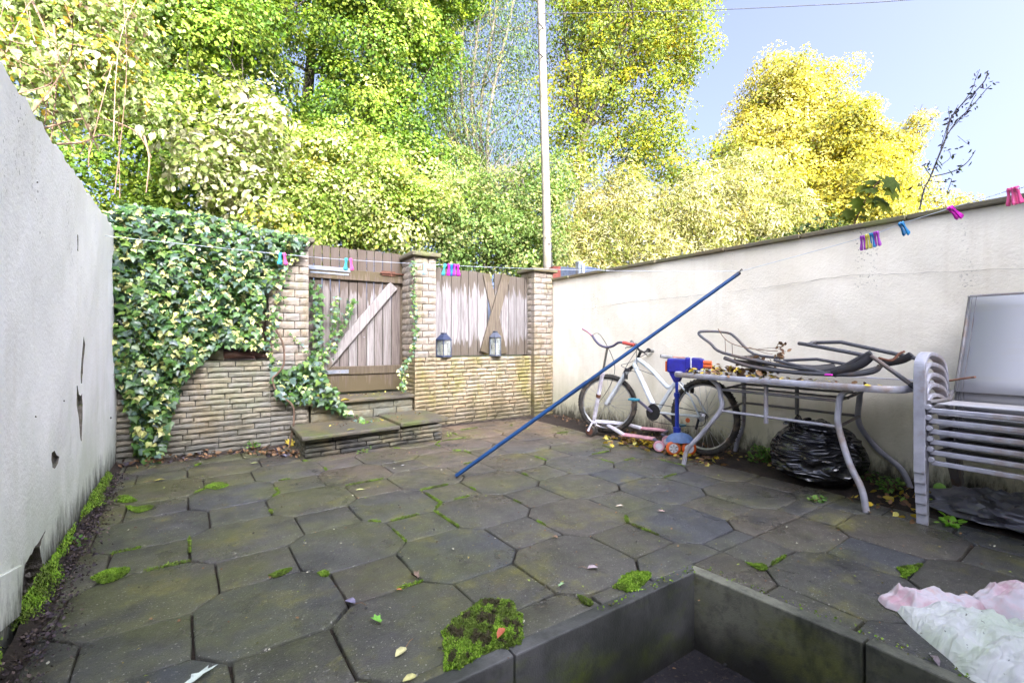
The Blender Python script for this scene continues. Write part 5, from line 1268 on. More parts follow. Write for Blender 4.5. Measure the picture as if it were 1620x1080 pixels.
for x_, y_ in ((xn, 1.69), (xf, 1.76)):
    MB().tube(smooth_path([(x_+.01, y_+.07, ZT-.01), (x_, y_+.005, .69), (x_, y_, .62), (x_, y_, .43)], 4), .0145, 10).build('hanger', M['frame_grey' if x_ == xn else 'frame_dull'], tb_, smooth=True)
# ------------------------------------------------------------------ folded garden chairs lying on the table
def sling(par, near, far, name='seat_sling', sag=.02):
    a_ = smooth_path(near, 5); b2 = smooth_path(far, 5); n = min(len(a_), len(b2)); a_ = a_[:n]; b2 = b2[:n]; m = MB(); k = 6
    for i in range(n):
        for j in range(k+1):
            t_ = j/k; m.v.append(tuple(a_[i].lerp(b2[i], t_)-Vector((0, 0, sag*math.sin(math.pi*t_)))))
    m.f = [(i*(k+1)+j, i*(k+1)+j+1, (i+1)*(k+1)+j+1, (i+1)*(k+1)+j) for i in range(n-1) for j in range(k)]
    o = m.build(name, M['sling'], par, smooth=True); s_ = o.modifiers.new('thick', 'SOLIDIFY'); s_.thickness = .004
X = lambda L, x: [WX(px, py, x) for px, py in L]
XN, XF = 3.30, 3.66
f1 = thing('folding_chair', 'dark folded sling chair lying flat on the table, its back raised left', 'chair', (3.5, 1.75, .77))
near = X([(1107, 527), (1146, 559)], XN)+[Vector((XN, 1.85, .845)), Vector((XN, 1.62, .80)), Vector((XN, 1.42, .785)), Vector((XN, 1.22, .80))]
far = [p+Vector((XF-XN, 0, 0)) for p in near]
n0 = WX(1107, 527, XN); f0 = WX(1150, 526, XF); e_n = WX(1144, 558, XN); e_f = WX(1193, 560, XF)
MB().tube(smooth_path([WX(1290, 585, XN), WX(1230, 577, XN), e_n, WX(1124, 543, XN), WX(1106, 529, XN), WX(1113, 524, XN+.04), f0, WX(1165, 535, XF), e_f, WX(1240, 566, XF)], 4), .0115, 8).build('back_frame', M['tube_dark'], f1, smooth=True)
sling(f1, [e_n, WX(1190, 571, XN), WX(1240, 580, XN), WX(1290, 589, XN), WX(1330, 585, XN)], [e_f+Vector((0, 0, -.005)), WX(1215, 572, XF), WX(1255, 576, XF), WX(1290, 578, XF), WX(1320, 575, XF)])
MB().tube(smooth_path([WX(1300, 588, XN+.02), WX(1330, 582, XN), WX(1362, 566, XN), WX(1378, 558, XN)], 5), .017, 8).build('seat_side', M['sling'], f1, smooth=True)
MB().tube([WX(1225, 569, XN), WX(1305, 590, XN), WX(1360, 575, XN)], .011, 8).build('side_frame', M['tube_dark'], f1, smooth=True)
MB().tube([WX(1240, 570, XF), WX(1292, 568, XF), WX(1345, 577, XF)], .011, 8).build('side_frame', M['tube_dark'], f1, smooth=True)
f2 = thing('folding_chair', 'dark folded sling chair underneath, with its legs sticking out right', 'chair', (3.5, 1.4, .77))
sling(f2, [WX(1146, 566, XN), WX(1190, 581, XN), WX(1250, 590, XN), WX(1320, 593, XN), WX(1385, 588, XN-.02), WX(1392, 579, XN)], [WX(1195, 572, XF), WX(1230, 582, XF), WX(1270, 586, XF), WX(1320, 588, XF), WX(1360, 585, XF), WX(1390, 578, XF)], sag=.0)
MB().tube(smooth_path([WX(1146, 566, XN), WX(1190, 580, XN), WX(1260, 589, XN), WX(1340, 592, XN), WX(1380, 588, XN), WX(1393, 578, XN)], 4), .015, 8).build('side_frame', M['tube_dark'], f2, smooth=True)
MB().tube([WX(1264, 543, XN+.05), WX(1283, 546, XN), WX(1380, 564, XN), WX(1454, 617, XN)], .0125, 8).build('leg', M['tube_dark'], f2, smooth=True)
MB().tube([WX(1283, 542, XF), WX(1330, 541, XF), WX(1455, 568, XF)], .0125, 8).build('leg', M['tube_dark'], f2, smooth=True)
MB().tube([WX(1276, 545, XN), WX(1290, 541, XF)], .011, 8).build('crossbar', M['tube_dark'], f2, smooth=True)
MB().tube(smooth_path([WX(1318, 591, XN), WX(1360, 577, XN), WX(1378, 562, XN+.01)], 4), .020, 8, sy=1.5).build('armrest', M['sling'], f2, smooth=True)
MB().tube(smooth_path([WX(1395, 575, XF), WX(1425, 570, XF), WX(1443, 561, XF)], 4), .018, 8, sy=1.5).build('armrest', M['sling'], f2, smooth=True)
MB().tube(smooth_path([WX(1390, 566, XN+.15), WX(1410, 570, XN+.2), WX(1422, 560, XN+.25), WX(1430, 556, XF)], 4), .008, 6).build('link_bar', M['rust'], f2, smooth=True)
MB().tube([WX(1440, 607, XN-.003), WX(1460, 622, XN-.003)], .016, 8).build('foot_cap', M['black'], f2)
# twig and litter on the table
tw = MB(); pth = smooth_path([WX(px, py, 3.48) for px, py in [(1136, 520), (1147, 536), (1165, 546), (1200, 553), (1230, 555)]], 4); tw.tube(pth, .0035, 5)
for L in ([(1147, 536), (1148, 558)], [(1158, 543), (1159, 560)], [(1200, 552), (1225, 550), (1236, 553)], [(1185, 549), (1210, 558), (1222, 560)]): tw.tube(smooth_path([WX(px, py, 3.48) for px, py in L], 3), .0025, 4)
tg = thing('dead_twig', 'dead forked twig with curled brown leaves on the folded chairs', 'twig', WX(1180, 560, 3.48))
tw.build('twig_stem', M['twig'], tg, smooth=True)
def litter(name, label, cat, pts, n, size, pal, zj=.01, shape='oval', seed=4, parent=None, sp=.05, curl=.8, mat='leaf_dry'):
    rr = random.Random(seed); P, Nn, D, S, C = [], [], [], [], []
    for i in range(n):
        q = Vector(rr.choice(pts)); P.append(q+Vector((rr.gauss(0, sp), rr.gauss(0, sp), abs(rr.gauss(0, zj))+.002)))
        Nn.append((rr.gauss(0, curl), rr.gauss(0, curl), 1)); D.append((rr.gauss(0, 1), rr.gauss(0, 1), 0)); S.append(size*rr.uniform(.5, 1.2)); c = rr.choice(pal); j = 1+rr.gauss(0, .2); C.append([x*j for x in c])
    a_ = [np.array(x, float) for x in (P, Nn, D, S, C)]
    o = leaves(name, a_[0], a_[1], a_[2], a_[3], a_[3]*.8, a_[4], shape, M[mat], parent)
    if label: tag(o, label, cat)
    return o
BRN = [(.16, .09, .05), (.22, .13, .07), (.10, .06, .04), (.28, .16, .08)]; YEL = [(.62, .44, .04), (.55, .40, .06), (.5, .45, .12)]
litter('dead_leaves', None, None, [WX(1237, 550, 3.5), WX(1240, 560, 3.5), WX(1232, 563, 3.5)], 26, .04, BRN, .012, seed=8, parent=tg, sp=.015, curl=1.5)
litter('leaf_litter', 'dead brown leaves heaped on the near end of the table top', 'leaves', [(3.3+.1*k, 2.32-.11*i, .752) for k in range(4) for i in range(5)], 150, .05, BRN+BRN+YEL, .02, 'oval', 5, sp=.06)
litter('leaf_litter', 'brown leaf scraps lying on the folded chair sling', 'leaves', [WX(1175+k*11, 568+k*1.5, 3.5)+Vector((0, 0, .006)) for k in range(6)], 34, .04, BRN, .008, 'oval', 15, sp=.035)
litter('leaf_litter', 'yellow and brown leaf scraps strewn along the table edge', 'leaves', [(3.17+.04*k, 1.05+.1*i, .748) for k in range(3) for i in range(13)], 60, .036, BRN+YEL, .004, 'oval', 6, sp=.04, curl=.4)
tag(MB().box(WX(1311, 592, 3.19)+Vector((0, 0, -.003)), (.025, .04, .012)).build('pink_clip', M['peg_magenta'], bevel=.003), 'small pink plastic clip on the front edge of the table', 'clip')
# ------------------------------------------------------------------ stack of armchairs
def flat_tube(mb, pts, w, t, side=Vector((0, 1, 0))):
    P = smooth_path(pts, 5); n = len(P); b = len(mb.v)
    for i in range(n):
        d = (P[min(i+1, n-1)]-P[max(i-1, 0)]).normalized(); s = side.normalized(); u = d.cross(s).normalized()
        for (a_, b_) in ((-w/2, -t/2), (w/2, -t/2), (w/2, t/2), (-w/2, t/2)): mb.v.append(tuple(P[i]+s*a_+u*b_))
    for i in range(n-1):
        for k in range(4): mb.f.append((b+i*4+k, b+i*4+(k+1) % 4, b+(i+1)*4+(k+1) % 4, b+(i+1)*4+k))
    mb.f += [(b, b+1, b+2, b+3), tuple(b+(n-1)*4+k for k in (3, 2, 1, 0))]
CW = .60        # chair width along the wall
def make_chair(label, dx_, zz, full):
    t = thing('stacking_chair', label, 'chair', (3.245+dx_, .86, zz), 'grey stacking armchairs by the right wall')
    for nm, yy in (('far', 0), ('near', -CW)):
        m = MB(); flat_tube(m, [(0, yy, 0), (0, yy, .30), (0, yy, .55), (.025, yy, .612), (.09, yy, .642), (.20, yy, .635), (.32, yy, .60), (.385, yy, .52), (.395, yy, .42)], .050, .022)
        o = m.build('arm_and_front_leg', M['frame_grey'], None, bevel=.004, seg=2); o.parent = t
        m = MB(); flat_tube(m, [(.40, yy-.005, .41), (.50, yy-.005, .26), (.60, yy-.005, .11), (.665, yy-.005, 0)], .045, .024)
        o = m.build('rear_leg', M['frame_dull'], None, bevel=.004, seg=2); o.parent = t
        m = MB(); m.tube([(.02, yy-.03*(1 if yy == 0 else -1), .385), (.38, yy-.03*(1 if yy == 0 else -1), .375), (.44, yy-.03*(1 if yy == 0 else -1), .42)], .012, 8)
        o = m.build('seat_rail', M['frame_dull'], None, smooth=True); o.parent = t
        m = MB(); m.tube([(-.012, yy-.035, .362), (.016, yy-.035, .362)], .0145, 14) ; o = m.build('bolt_cap', M['frame_grey'], None, bevel=.002); o.parent = t
    o = MB().box((.016, -CW/2, .344), (.020, CW-.06, .026)).build('front_bar', M['frame_grey'], None, bevel=.005, seg=2); o.parent = t
    m = MB(); m.prism([(.07, -.05, .373), (.40, -.05, .366), (.40, -CW+.05, .366), (.07, -CW+.05, .373)], (0, 0, .004)); o = m.build('seat', M['textilene'], None); o.parent = t
    if full:
        b0 = Vector((.44, -.045, .42)); b1 = Vector((.665, -.06, .985))
    else:
        b0 = Vector((.44, -.045, .42)); b1 = Vector((.60, -.055, .80))
    for s in (0, 1):
        yo = -(CW-.09)*s+ (0 if s == 0 else 0)
        o = MB().tube([b0+Vector((0, yo, 0)), b0.lerp(b1, .6)+Vector((.0, yo, 0)), b1+Vector((0, yo+(.02 if s else 0), 0))], .0105, 8).build('back_post', M['frame_dull'], None, smooth=True); o.parent = t
    n = 8; m = MB()
    for i in range(n+1):
        p = b0.lerp(b1, i/n); bow = .012*math.sin(math.pi*i/n)
        for q in (-.004, -CW+.094): m.v.append((p.x-.012+bow, p.y+q, p.z))
    m.f = [(i*2, i*2+1, i*2+3, i*2+2) for i in range(n)]
    o = m.build('back_panel', M['textilene'], None, smooth=True); o.parent = t; s_ = o.modifiers.new('thick', 'SOLIDIFY'); s_.thickness = .005
    for q in (-.012, -.030):
        o = MB().tube([b0+Vector((-.018, q, .01)), b0.lerp(b1, .5)+Vector((-.006, q, 0)), b1+Vector((-.016, q, 0))], .0022, 4).build('seam', M['frame_dull'], None); o.parent = t
    o = MB().tube([b1+Vector((-.01, 0, 0)), b1+Vector((-.01, -CW+.09, 0))], .010, 8).build('top_bar', M['frame_dull'], None, smooth=True); o.parent = t
    return t
names = ['bottom chair of the grey stack, resting on the ground', 'second grey chair up from the bottom of the stack', 'third grey chair up from the bottom of the stack', 'fourth grey chair up, third from the top of the stack', 'fifth grey chair up, just under the top one of the stack', 'top chair of the grey stack with its textile back fully visible']
for k in range(6): make_chair(names[k], -.009*k, .0575*k, k == 5)
tag(MB().tube([WX(1496, 603, 3.66), WX(1520, 599, 3.62), WX(1543, 596, 3.58)], .006, 8).build('rusty_rod', simple('rod', (.32, .16, .10), .8, dirt=(.12, .06, .04), scale=30), smooth=True), 'short rusty rod lying across the top chair of the stack', 'rod')
# ------------------------------------------------------------------ bags
def blob_bag(name, label, cat, c, rx, ry, h, mat, seed, lump, neck=None, nu=72, nv=40, flat=.0):
    m = MB()
    for j in range(nv+1):
        ph = math.pi*j/nv
        for i in range(nu):
            th = 2*math.pi*i/nu; x, y, z = math.sin(ph)*math.cos(th), math.sin(ph)*math.sin(th), math.cos(ph)
            e = abs(z)**.8*(1 if z > 0 else -1); s_ = max(.0, (1-abs(z)**2.6))**.5
            fold = math.sin(th*7+z*5+2*math.sin(th*2+seed))*.022+math.sin(th*17+z*9+seed+3*math.sin(z*4+th))*.013+abs(math.sin(th*11-z*14+seed))*.014
            r = 1+lump*fbm(x*2.1+seed, y*2.1+z*1.7, seed)+fold*(1.0 if z > -.8 else .3)*2.0
            if name == 'bin_bag' and z > .55: r *= 1-.0*(z-.55)
            zz = h*.5*(1+e)*(1+.22*lump*4*fbm(x*2+seed, y*2, 3.)*max(0, z))
            tilt = 1-.25*max(0, z)
            m.v.append((c[0]+rx*s_*math.cos(th)*r*tilt, c[1]+ry*s_*math.sin(th)*r*tilt, c[2]+max(.002, zz)))
    for j in range(nv):
        for i in range(nu): m.f.append((j*nu+i, j*nu+(i+1) % nu, (j+1)*nu+(i+1) % nu, (j+1)*nu+i))
    o = m.build(name, M[mat], None, smooth=False); o.data.shade_smooth(); tag(o, label, cat); return o
bb = thing('bin_bag', 'bulging glossy black bin bag under the garden table', 'bin bag', (3.58, 1.52, -.004))
o = blob_bag('bag_body', None, None, (3.58, 1.53, -.004), .245, .275, .44, 'bag_black', 1.3, .10); o.parent = bb; o.matrix_parent_inverse = inv_of(bb)
kn = MB(); kc = Vector((3.50, 1.63, .40)); rr = random.Random(2)
for k in range(9):
    a_ = rr.uniform(0, 6.28); kn.tube(smooth_path([kc+Vector((math.cos(a_)*.03, math.sin(a_)*.03, -.03)), kc+Vector((math.cos(a_)*.045, math.sin(a_)*.05, .02)), kc+Vector((math.cos(a_+.6)*.09, math.sin(a_+.6)*.08, .035+rr.uniform(-.03, .02))), kc+Vector((math.cos(a_+.9)*.12, math.sin(a_+.9)*.11, -.01))], 4), [.028, .026, .024, .022, .02, .02, .018, .016, .016, .014, .012, .01, .006], 7, sy=.45)
kn.build('tied_neck', M['bag_black'], bb, smooth=True)
o = blob_bag('bin_bag', 'slack grey-black plastic sack lying by the right edge', 'bin bag', (3.66, .45, -.006), .24, .44, .155, 'bag_grey', 4.1, .28)
for v in o.data.vertices:
    v.co.z = v.co.z*(1+.35*fbm(v.co.x*9, v.co.y*7, 2.))
tag(MB().lathe((3.925, .955, .052), [(.002, -.033), (.018, -.028), (.029, -.016), (.033, 0), (.029, .016), (.018, .028), (.002, .033)], 18).build('tennis_ball', M['ball'], smooth=True), 'faded green tennis ball on the soil behind the chair stack', 'ball')
# crumpled sheet in the foreground
def cloth_pile(name, outline, cx, cy, h, mat, seed, parent, power=2.2, rings=30, seg=110, ridge=.5, lift=.0):
    P = [Vector((*p, 0)) for p in outline]; P = smooth_path(P+[P[0]], 14)[:-1]; n = len(P); m = MB(); c = Vector((cx, cy, 0))
    for j in range(rings+1):
        t_ = j/rings
        for p in P:
            q = c.lerp(p, t_); dist = 1-t_**power
            w = .016*fbm(q.x*5+seed, q.y*7, seed)+.012*fbm(q.x*11+q.y*5, q.y*15, seed)+.006*fbm(q.x*27, q.y*24, seed)+.016*(1-abs(fbm(q.x*4.3+q.y*3, q.y*6.1-q.x*2, seed+2)))**6
            z = h*max(0, dist)**.55*(1+.2*fbm(q.x*3, q.y*3, seed))+w*ridge*min(1, (1-t_)*5+.12)
            m.v.append((q.x, q.y, max(.003+lift, z+lift)))
    for j in range(rings):
        for i in range(n): m.f.append((j*n+i, j*n+(i+1) % n, (j+1)*n+(i+1) % n, (j+1)*n+i))
    o = m.build(name, M[mat], parent); o.data.shade_smooth(); return o
sh = thing('crumpled_sheet', 'crumpled pale green-stained sheet with pink fabric spilling out, bottom right', 'sheet', (2.15, .2, 0))
cloth_pile('white_sheet', [(2.12, .64), (2.03, .565), (1.93, .45), (1.875, .39), (1.865, .25), (1.87, -.10), (1.95, -.45), (2.3, -.42), (2.42, -.1), (2.40, .20), (2.32, .42), (2.22, .57)], 2.12, .12, .085, 'sheet', 1., sh, ridge=1.35, power=2.6)
cloth_pile('pink_fabric', [(2.105, .665), (2.16, .705), (2.25, .665), (2.37, .52), (2.37, .44), (2.24, .49), (2.13, .57)], 2.2, .62, .065, 'pinkcloth', 5., sh, ridge=1.3, power=1.5, rings=18)
cloth_pile('pink_fabric', [(2.37, .47), (2.44, .505), (2.58, .45), (2.68, .30), (2.54, .20), (2.38, .30)], 2.50, .38, .10, 'pinkcloth', 9., sh, ridge=1.5, power=1.2, rings=20)
cloth_pile('green_liner', [(1.90, .43), (1.855, .36), (1.835, .22), (1.84, .05), (1.92, .10), (1.96, .30)], 1.895, .25, .022, 'sheet', 3., sh, ridge=.25, rings=8)

# ------------------------------------------------------------------ blue-grey box and red bin beyond the wall corner
bn = thing('metal_container', 'blue-grey painted metal container just behind the back corner', 'container', (4.4, 6.2, 0))
a = WD(897, 424, 7.3); b_ = WD(930, 424, 7.2); c = WD(975, 430, 6.9)
M['box_blue'] = simple('box_blue', (.26, .33, .50), .5, dirt=(.2, .22, .26))
for nm, p, q, dz, th in (('side_panel', WD(884, 421, 7.5), WD(914, 424, 7.0), .0, .04), ('side_panel', WD(922, 420, 6.9), WD(985, 432, 6.2), .0, .04)):
    m = MB(); lo = Vector((0, 0, -1.4)); m.prism([p, q, q+lo, p+lo], (.03, .06, 0)); m.build(nm, M['box_blue'], bn, bevel=.004)
MB().bar(WD(916, 414, 6.9), WD(916, 560, 6.9), .08, .08, up=(0, 1, 0)).build('corner_post', M['galv'], bn, bevel=.005)
MB().bar(WD(923, 417, 6.85), WD(923, 560, 6.85), .03, .03, up=(0, 1, 0)).build('hinge_strip', M['toy_white'], bn, bevel=.003)
tag(MB().prism([WD(875, 421, 7.0), WD(887, 421, 6.9), WD(887, 470, 6.9), WD(875, 470, 7.0)], (.1, .3, 0)).build('red_board', simple('red_board', (.42, .12, .09), .7, dirt=(.25, .08, .06))), 'faded red board standing between the corner pillar and blue container', 'board')

# ------------------------------------------------------------------ plants on and by the walls
wd = thing('dead_weed', 'tall leggy dead weed silhouetted on top of the right wall', 'weed', (3.99, 1.07, 1.87))
Wp = lambda px, py, j=0.: WX(px, py, 3.99+j)
m = MB(); rr = random.Random(12)
ST_ = [([(1455, 332), (1462, 300), (1472, 280), (1484, 250), (1496, 220), (1503, 190), (1522, 165), (1540, 148), (1558, 128), (1563, 112)], .006), ([(1484, 250), (1498, 215), (1515, 190), (1528, 178), (1545, 160), (1560, 142), (1568, 135)], .004), ([(1496, 222), (1504, 190), (1516, 166)], .003), ([(1522, 165), (1537, 143), (1545, 122), (1550, 110)], .0025),
       ([(1500, 210), (1528, 178), (1538, 160), (1545, 148)], .003), ([(1472, 280), (1495, 275), (1515, 268), (1532, 255), (1543, 238)], .004), ([(1470, 286), (1490, 288), (1505, 283), (1500, 300), (1498, 310)], .003), ([(1488, 235), (1497, 205), (1502, 188), (1500, 172)], .0025), ([(1460, 300), (1457, 285), (1461, 278)], .0025), ([(1515, 215), (1527, 225), (1534, 230)], .0015), ([(1488, 262), (1503, 250), (1502, 240), (1496, 238)], .002), ([(1472, 278), (1462, 262), (1470, 258)], .003)]
tips = []
for L, r_ in ST_:
    P = smooth_path([Wp(px, py, (px-1500)*.0006) for px, py in L], 4); m.tube(P, [r_*(1-.5*i/len(P)) for i in range(len(P))], 5); tips += P[len(P)//4:]
m.build('stem', M['weed'], wd, smooth=True)
P, Nn, D, S, C = [], [], [], [], []
for k in range(150):
    q = rr.choice(tips); P.append(q+Vector((rr.gauss(0, .012), rr.gauss(0, .014), rr.gauss(0, .012)))); Nn.append(rnd3(1)[0]); D.append((rr.gauss(0, 1), rr.gauss(0, 1), rr.gauss(-.4, .6))); S.append(rr.uniform(.012, .035)); C.append(rr.choice([(.06, .05, .09), (.05, .06, .05), (.09, .11, .05), (.04, .03, .06)]))
for px, py in [(1476, 262), (1482, 252), (1500, 268), (1515, 262), (1465, 265), (1462, 292), (1481, 258), (1520, 268)]:
    q = Wp(px, py); P.append(q); Nn.append((0, -1, .5)); D.append((rr.gauss(0, 1), 0, -1)); S.append(.06); C.append((.14, .19, .09))
a_ = [np.array(x, float) for x in (P, Nn, D, S, C)]
leaves('withered_leaves', a_[0], a_[1], a_[2], a_[3], a_[3]*.6, a_[4], 'oval', M['leaf_dry'], wd)
sy = thing('sycamore_sapling', 'green sycamore sapling sprouting over the right wall coping', 'sapling', WX(1352, 352, 4.05))
Sx = lambda px, py: WX(px, py, 4.04)
m = MB(); m.tube(smooth_path([Sx(1350, 358), Sx(1362, 330), Sx(1380, 300), Sx(1392, 285)], 4), .006, 5); m.tube(smooth_path([Sx(1362, 330), Sx(1352, 325), Sx(1345, 330)], 3), .003, 4); m.tube([Sx(1380, 302), Sx(1400, 300), Sx(1412, 305)], .003, 4); m.build('stem', M['twig'], sy, smooth=True)
M['syc'] = objleaf('syc', [(0, (.10, .15, .02)), (.6, (.15, .17, .02)), (1, (.08, .12, .03))], .45, .75, .08)
SYL = leaf_meshes('maple', M['syc'], 'leaf', .12)
for px, py, dx_, dz_, s_ in [(1385, 292, -.1, 1, .075), (1400, 283, 1, -.8, .11), (1388, 300, -.8, -.1, .08), (1402, 298, 1, -.9, .10), (1384, 316, .8, -.5, .10), (1374, 312, -.3, -.6, .09), (1366, 320, -1, -.1, .08), (1362, 328, -.5, -.8, .07), (1352, 335, -.7, -.4, .08), (1392, 318, .5, -1, .09), (1395, 284, .2, .9, .05), (1378, 318, 1, -.2, .08), (1345, 342, -.6, -.9, .055), (1360, 342, .9, -.4, .05), (1372, 300, -.9, .3, .07)]:
    leaf_obj('leaf', R.choice(SYL), Sx(px, py), (-.35+R.gauss(0, .2), -.6+R.gauss(0, .2), .5), (dx_*.4, -dx_, dz_), s_*1.3, 1.1, sy)
def small_weed(label, c, n, r, size, pal, seed, shape='oval', hgt=.07):
    rr = random.Random(seed); t = thing('weed', label, 'weed', c); c = Vector(c); m = MB(); P, Nn, D, S, C = [], [], [], [], []
    for k in range(n):
        a = rr.uniform(0, 6.28); rd = r*rr.random()**.6; tip = c+Vector((rd*math.cos(a), rd*math.sin(a)*.7, hgt*rr.uniform(.2, 1)))
        m.tube([c+Vector((rd*.2*math.cos(a), rd*.2*math.sin(a), 0)), c.lerp(tip, .5)+Vector((0, 0, .02)), tip], .0015, 3, cap=False)
        for q in range(4):
            P.append(tip+Vector((rr.gauss(0, .014), rr.gauss(0, .014), rr.gauss(0, .008)))); Nn.append((rr.gauss(0, .5), rr.gauss(-.3, .5), 1)); D.append((rr.gauss(0, 1), rr.gauss(0, 1), rr.gauss(0, .3))); S.append(size*rr.uniform(.6, 1.3)); C.append(rr.choice(pal))
    m.build('stem', M['twig'], t); a_ = [np.array(x, float) for x in (P, Nn, D, S, C)]
    leaves('leaves', a_[0], a_[1], a_[2], a_[3], a_[3]*.8, a_[4], shape, M['leaf'], t, kind=None)
WP = [(.10, .22, .05), (.14, .28, .06), (.20, .32, .08), (.08, .16, .04)]
small_weed('leafy weed clump at the wall foot between bicycle and bin bag', (3.80, 2.02, 0), 60, .16, .030, WP, 1, hgt=.12)
small_weed('small leafy weed on the soil right of the bin bag', (3.74, 1.17, 0), 26, .09, .028, WP, 2, hgt=.09)
small_weed('dark weeds along the wall behind the bin bag', (3.88, 1.38, 0), 34, .16, .026, [(.05, .11, .03), (.07, .14, .03)], 3, hgt=.10)
small_weed('broad bright green weed in front of the stacked chairs', G(1505, 832), 6, .04, .042, [(.20, .42, .05), (.26, .48, .08)], 4, hgt=.03)
small_weed('bright tuft of weed at the foot of the ivied wall', G(322, 712)+Vector((0, 0, .01)), 12, .05, .026, WP, 5, hgt=.07)
small_weed('weed seedling at the wall foot left of the steps', G(403, 712)+Vector((0, 0, .01)), 12, .06, .028, WP, 6, hgt=.08)
small_weed('weed sprouting from the joint in front of the lower step', G(575, 716), 9, .06, .02, WP, 7, hgt=.03)
small_weed('tiny green weed beside the corner of the lower step', G(710, 690), 8, .05, .02, [(.26, .36, .1)], 8, hgt=.03)
small_weed('ivy sprig rooted at the base of the left wall', G(116, 868), 5, .03, .022, WP, 9, hgt=.05)
small_weed('trodden weed leaves before the bin bag', G(1292, 792), 8, .06, .035, WP, 10, hgt=.015)
small_weed('small weed under the front edge of the table by the leg', G(1215, 723), 14, .07, .022, WP, 11, hgt=.05)

# ------------------------------------------------------------------ moss
MG = [(.14, .27, .02), (.20, .36, .03), (.10, .18, .02), (.27, .41, .05), (.13, .13, .04)]
def moss_patch(name, label, outline, h, n, seed, size=.010, thingy=True, brown=True, z0=0.):
    rr = random.Random(seed); pts = [Vector((*p[:2], 0)) for p in outline]; c = sum(pts, Vector())/len(pts)
    poly = [(p.x, p.y) for p in smooth_path(pts+[pts[0]], 4)[:-1]]
    poly = [(c.x+(x-c.x)*(1+.10*fbm(x*40, y*40, seed)), c.y+(y-c.y)*(1+.10*fbm(x*37, y*41, seed))) for x, y in poly]
    xs = [p[0] for p in poly]; ys = [p[1] for p in poly]; P, Nn, D, S, C = [], [], [], [], []
    def edge(x, y):
        return min(math.hypot(x-p[0], y-p[1]) for p in poly)
    while len(P) < n:
        x, y = rr.uniform(min(xs), max(xs)), rr.uniform(min(ys), max(ys))
        if not inpoly(x, y, poly): continue
        e = min(1, edge(x, y)/.035); z = z0+h*e**.6*(1+.35*fbm(x*45, y*45, seed))
        P.append((x, y, z)); Nn.append((rr.gauss(0, .8), rr.gauss(0, .8), .5)); D.append((rr.gauss(0, .6), rr.gauss(0, .6), .9)); S.append(size*rr.uniform(.6, 1.3))
        b_ = brown and fbm(x*22, y*22, seed+1) > .12 and e > .5
        cc = rr.choice(((.06, .055, .03), (.085, .07, .04), (.05, .06, .02))) if b_ else rr.choice(MG[:4]); C.append(cc)
    a_ = [np.array(x, float) for x in (P, Nn, D, S, C)]
    t = thing(name, label, 'moss', (c.x, c.y, 0)) if label else None
    if t is not None:
        # cushion under the shoots
        m = MB(); k = len(poly); m.v = [(x, y, .001+z0) for x, y in poly]
        for r_, zz in ((.85, .55), (.6, .8), (.3, .9)): m.v += [(c.x+(x-c.x)*r_, c.y+(y-c.y)*r_, z0+h*zz*(1+.2*fbm(x*30*r_, y*30*r_, seed))) for x, y in poly]
        m.v.append((c.x, c.y, h*.9+z0))
        for j in range(3): m.f += [(j*k+i, j*k+(i+1) % k, (j+1)*k+(i+1) % k, (j+1)*k+i) for i in range(k)]
        m.f += [(3*k+i, 3*k+(i+1) % k, 4*k) for i in range(k)]
        o = m.build('cushion', M['moss'], t, smooth=True); ca = o.data.color_attributes.new('Col', 'FLOAT_COLOR', 'POINT'); ca.data.foreach_set('color', [.06, .10, .015, 1]*len(m.v))
    o = leaves('shoots' if t else name, a_[0], a_[1], a_[2], a_[3], a_[3]*.5, a_[4], 'kite', M['moss'], t)
    return o
gp = lambda L: [G(px, py) for px, py in L]
moss_patch('moss_cushion', 'large mound of green and brown moss in the foreground beside the well', gp([(700, 1003), (722, 978), (742, 968), (762, 951), (800, 951), (818, 965), (826, 982), (824, 1020), (800, 1028), (770, 1032), (740, 1055), (706, 1062), (703, 1030)]), .017, 17000, 1, .010)
moss_patch('moss_cushion', 'small bright moss cushion on the kerb near the well corner', gp([(970, 930), (995, 908), (1025, 907), (1028, 915), (1005, 937), (985, 934)]), .014, 4500, 2, .008, brown=False)
moss_patch('moss_cushion', 'yellow-green moss cushion by the left wall on the slabs', gp([(144, 916), (165, 905), (200, 899), (206, 903), (185, 918), (160, 924)]), .012, 3200, 3, .009, brown=False)
moss_patch('moss_cushion', 'thin smear of moss along a joint behind the yellow-green cushion', gp([(196, 800), (215, 803), (240, 800), (238, 806), (215, 811)]), .008, 1800, 4, .009, brown=False)
moss_patch('moss_cushion', 'bright moss tuft in the left corner of the paving', gp([(178, 793), (195, 784), (216, 792), (200, 796)]), .008, 1500, 5, .009, brown=False)
moss_patch('moss_cushion', 'pale moss smear on the slabs below the low grey wall', gp([(322, 770), (345, 763), (362, 768), (340, 775)]), .006, 1500, 6, .009, brown=False)
moss_patch('moss_cushion', 'elongated dark green moss streak on the left slabs', gp([(425, 911), (445, 902), (462, 899), (455, 906), (435, 914)]), .006, 1600, 7, .008, brown=False)
moss_patch('moss_cushion', 'dark moss tuft at the slab corner in the lower middle', gp([(502, 907), (512, 903), (520, 906), (518, 913), (508, 912)]), .006, 1000, 8, .008, brown=False)
moss_patch('moss_cushion', 'moss tuft wedged at the kerb edge left of the bright cushion', gp([(914, 942), (924, 946), (938, 954), (932, 959), (920, 952)]), .012, 1200, 9, .008, brown=False)
moss_patch('moss_cushion', 'moss wedge in the joint right of the well corner', gp([(1180, 890), (1192, 893), (1206, 893), (1214, 897), (1208, 903), (1195, 899)]), .010, 1600, 10, .008, brown=False)
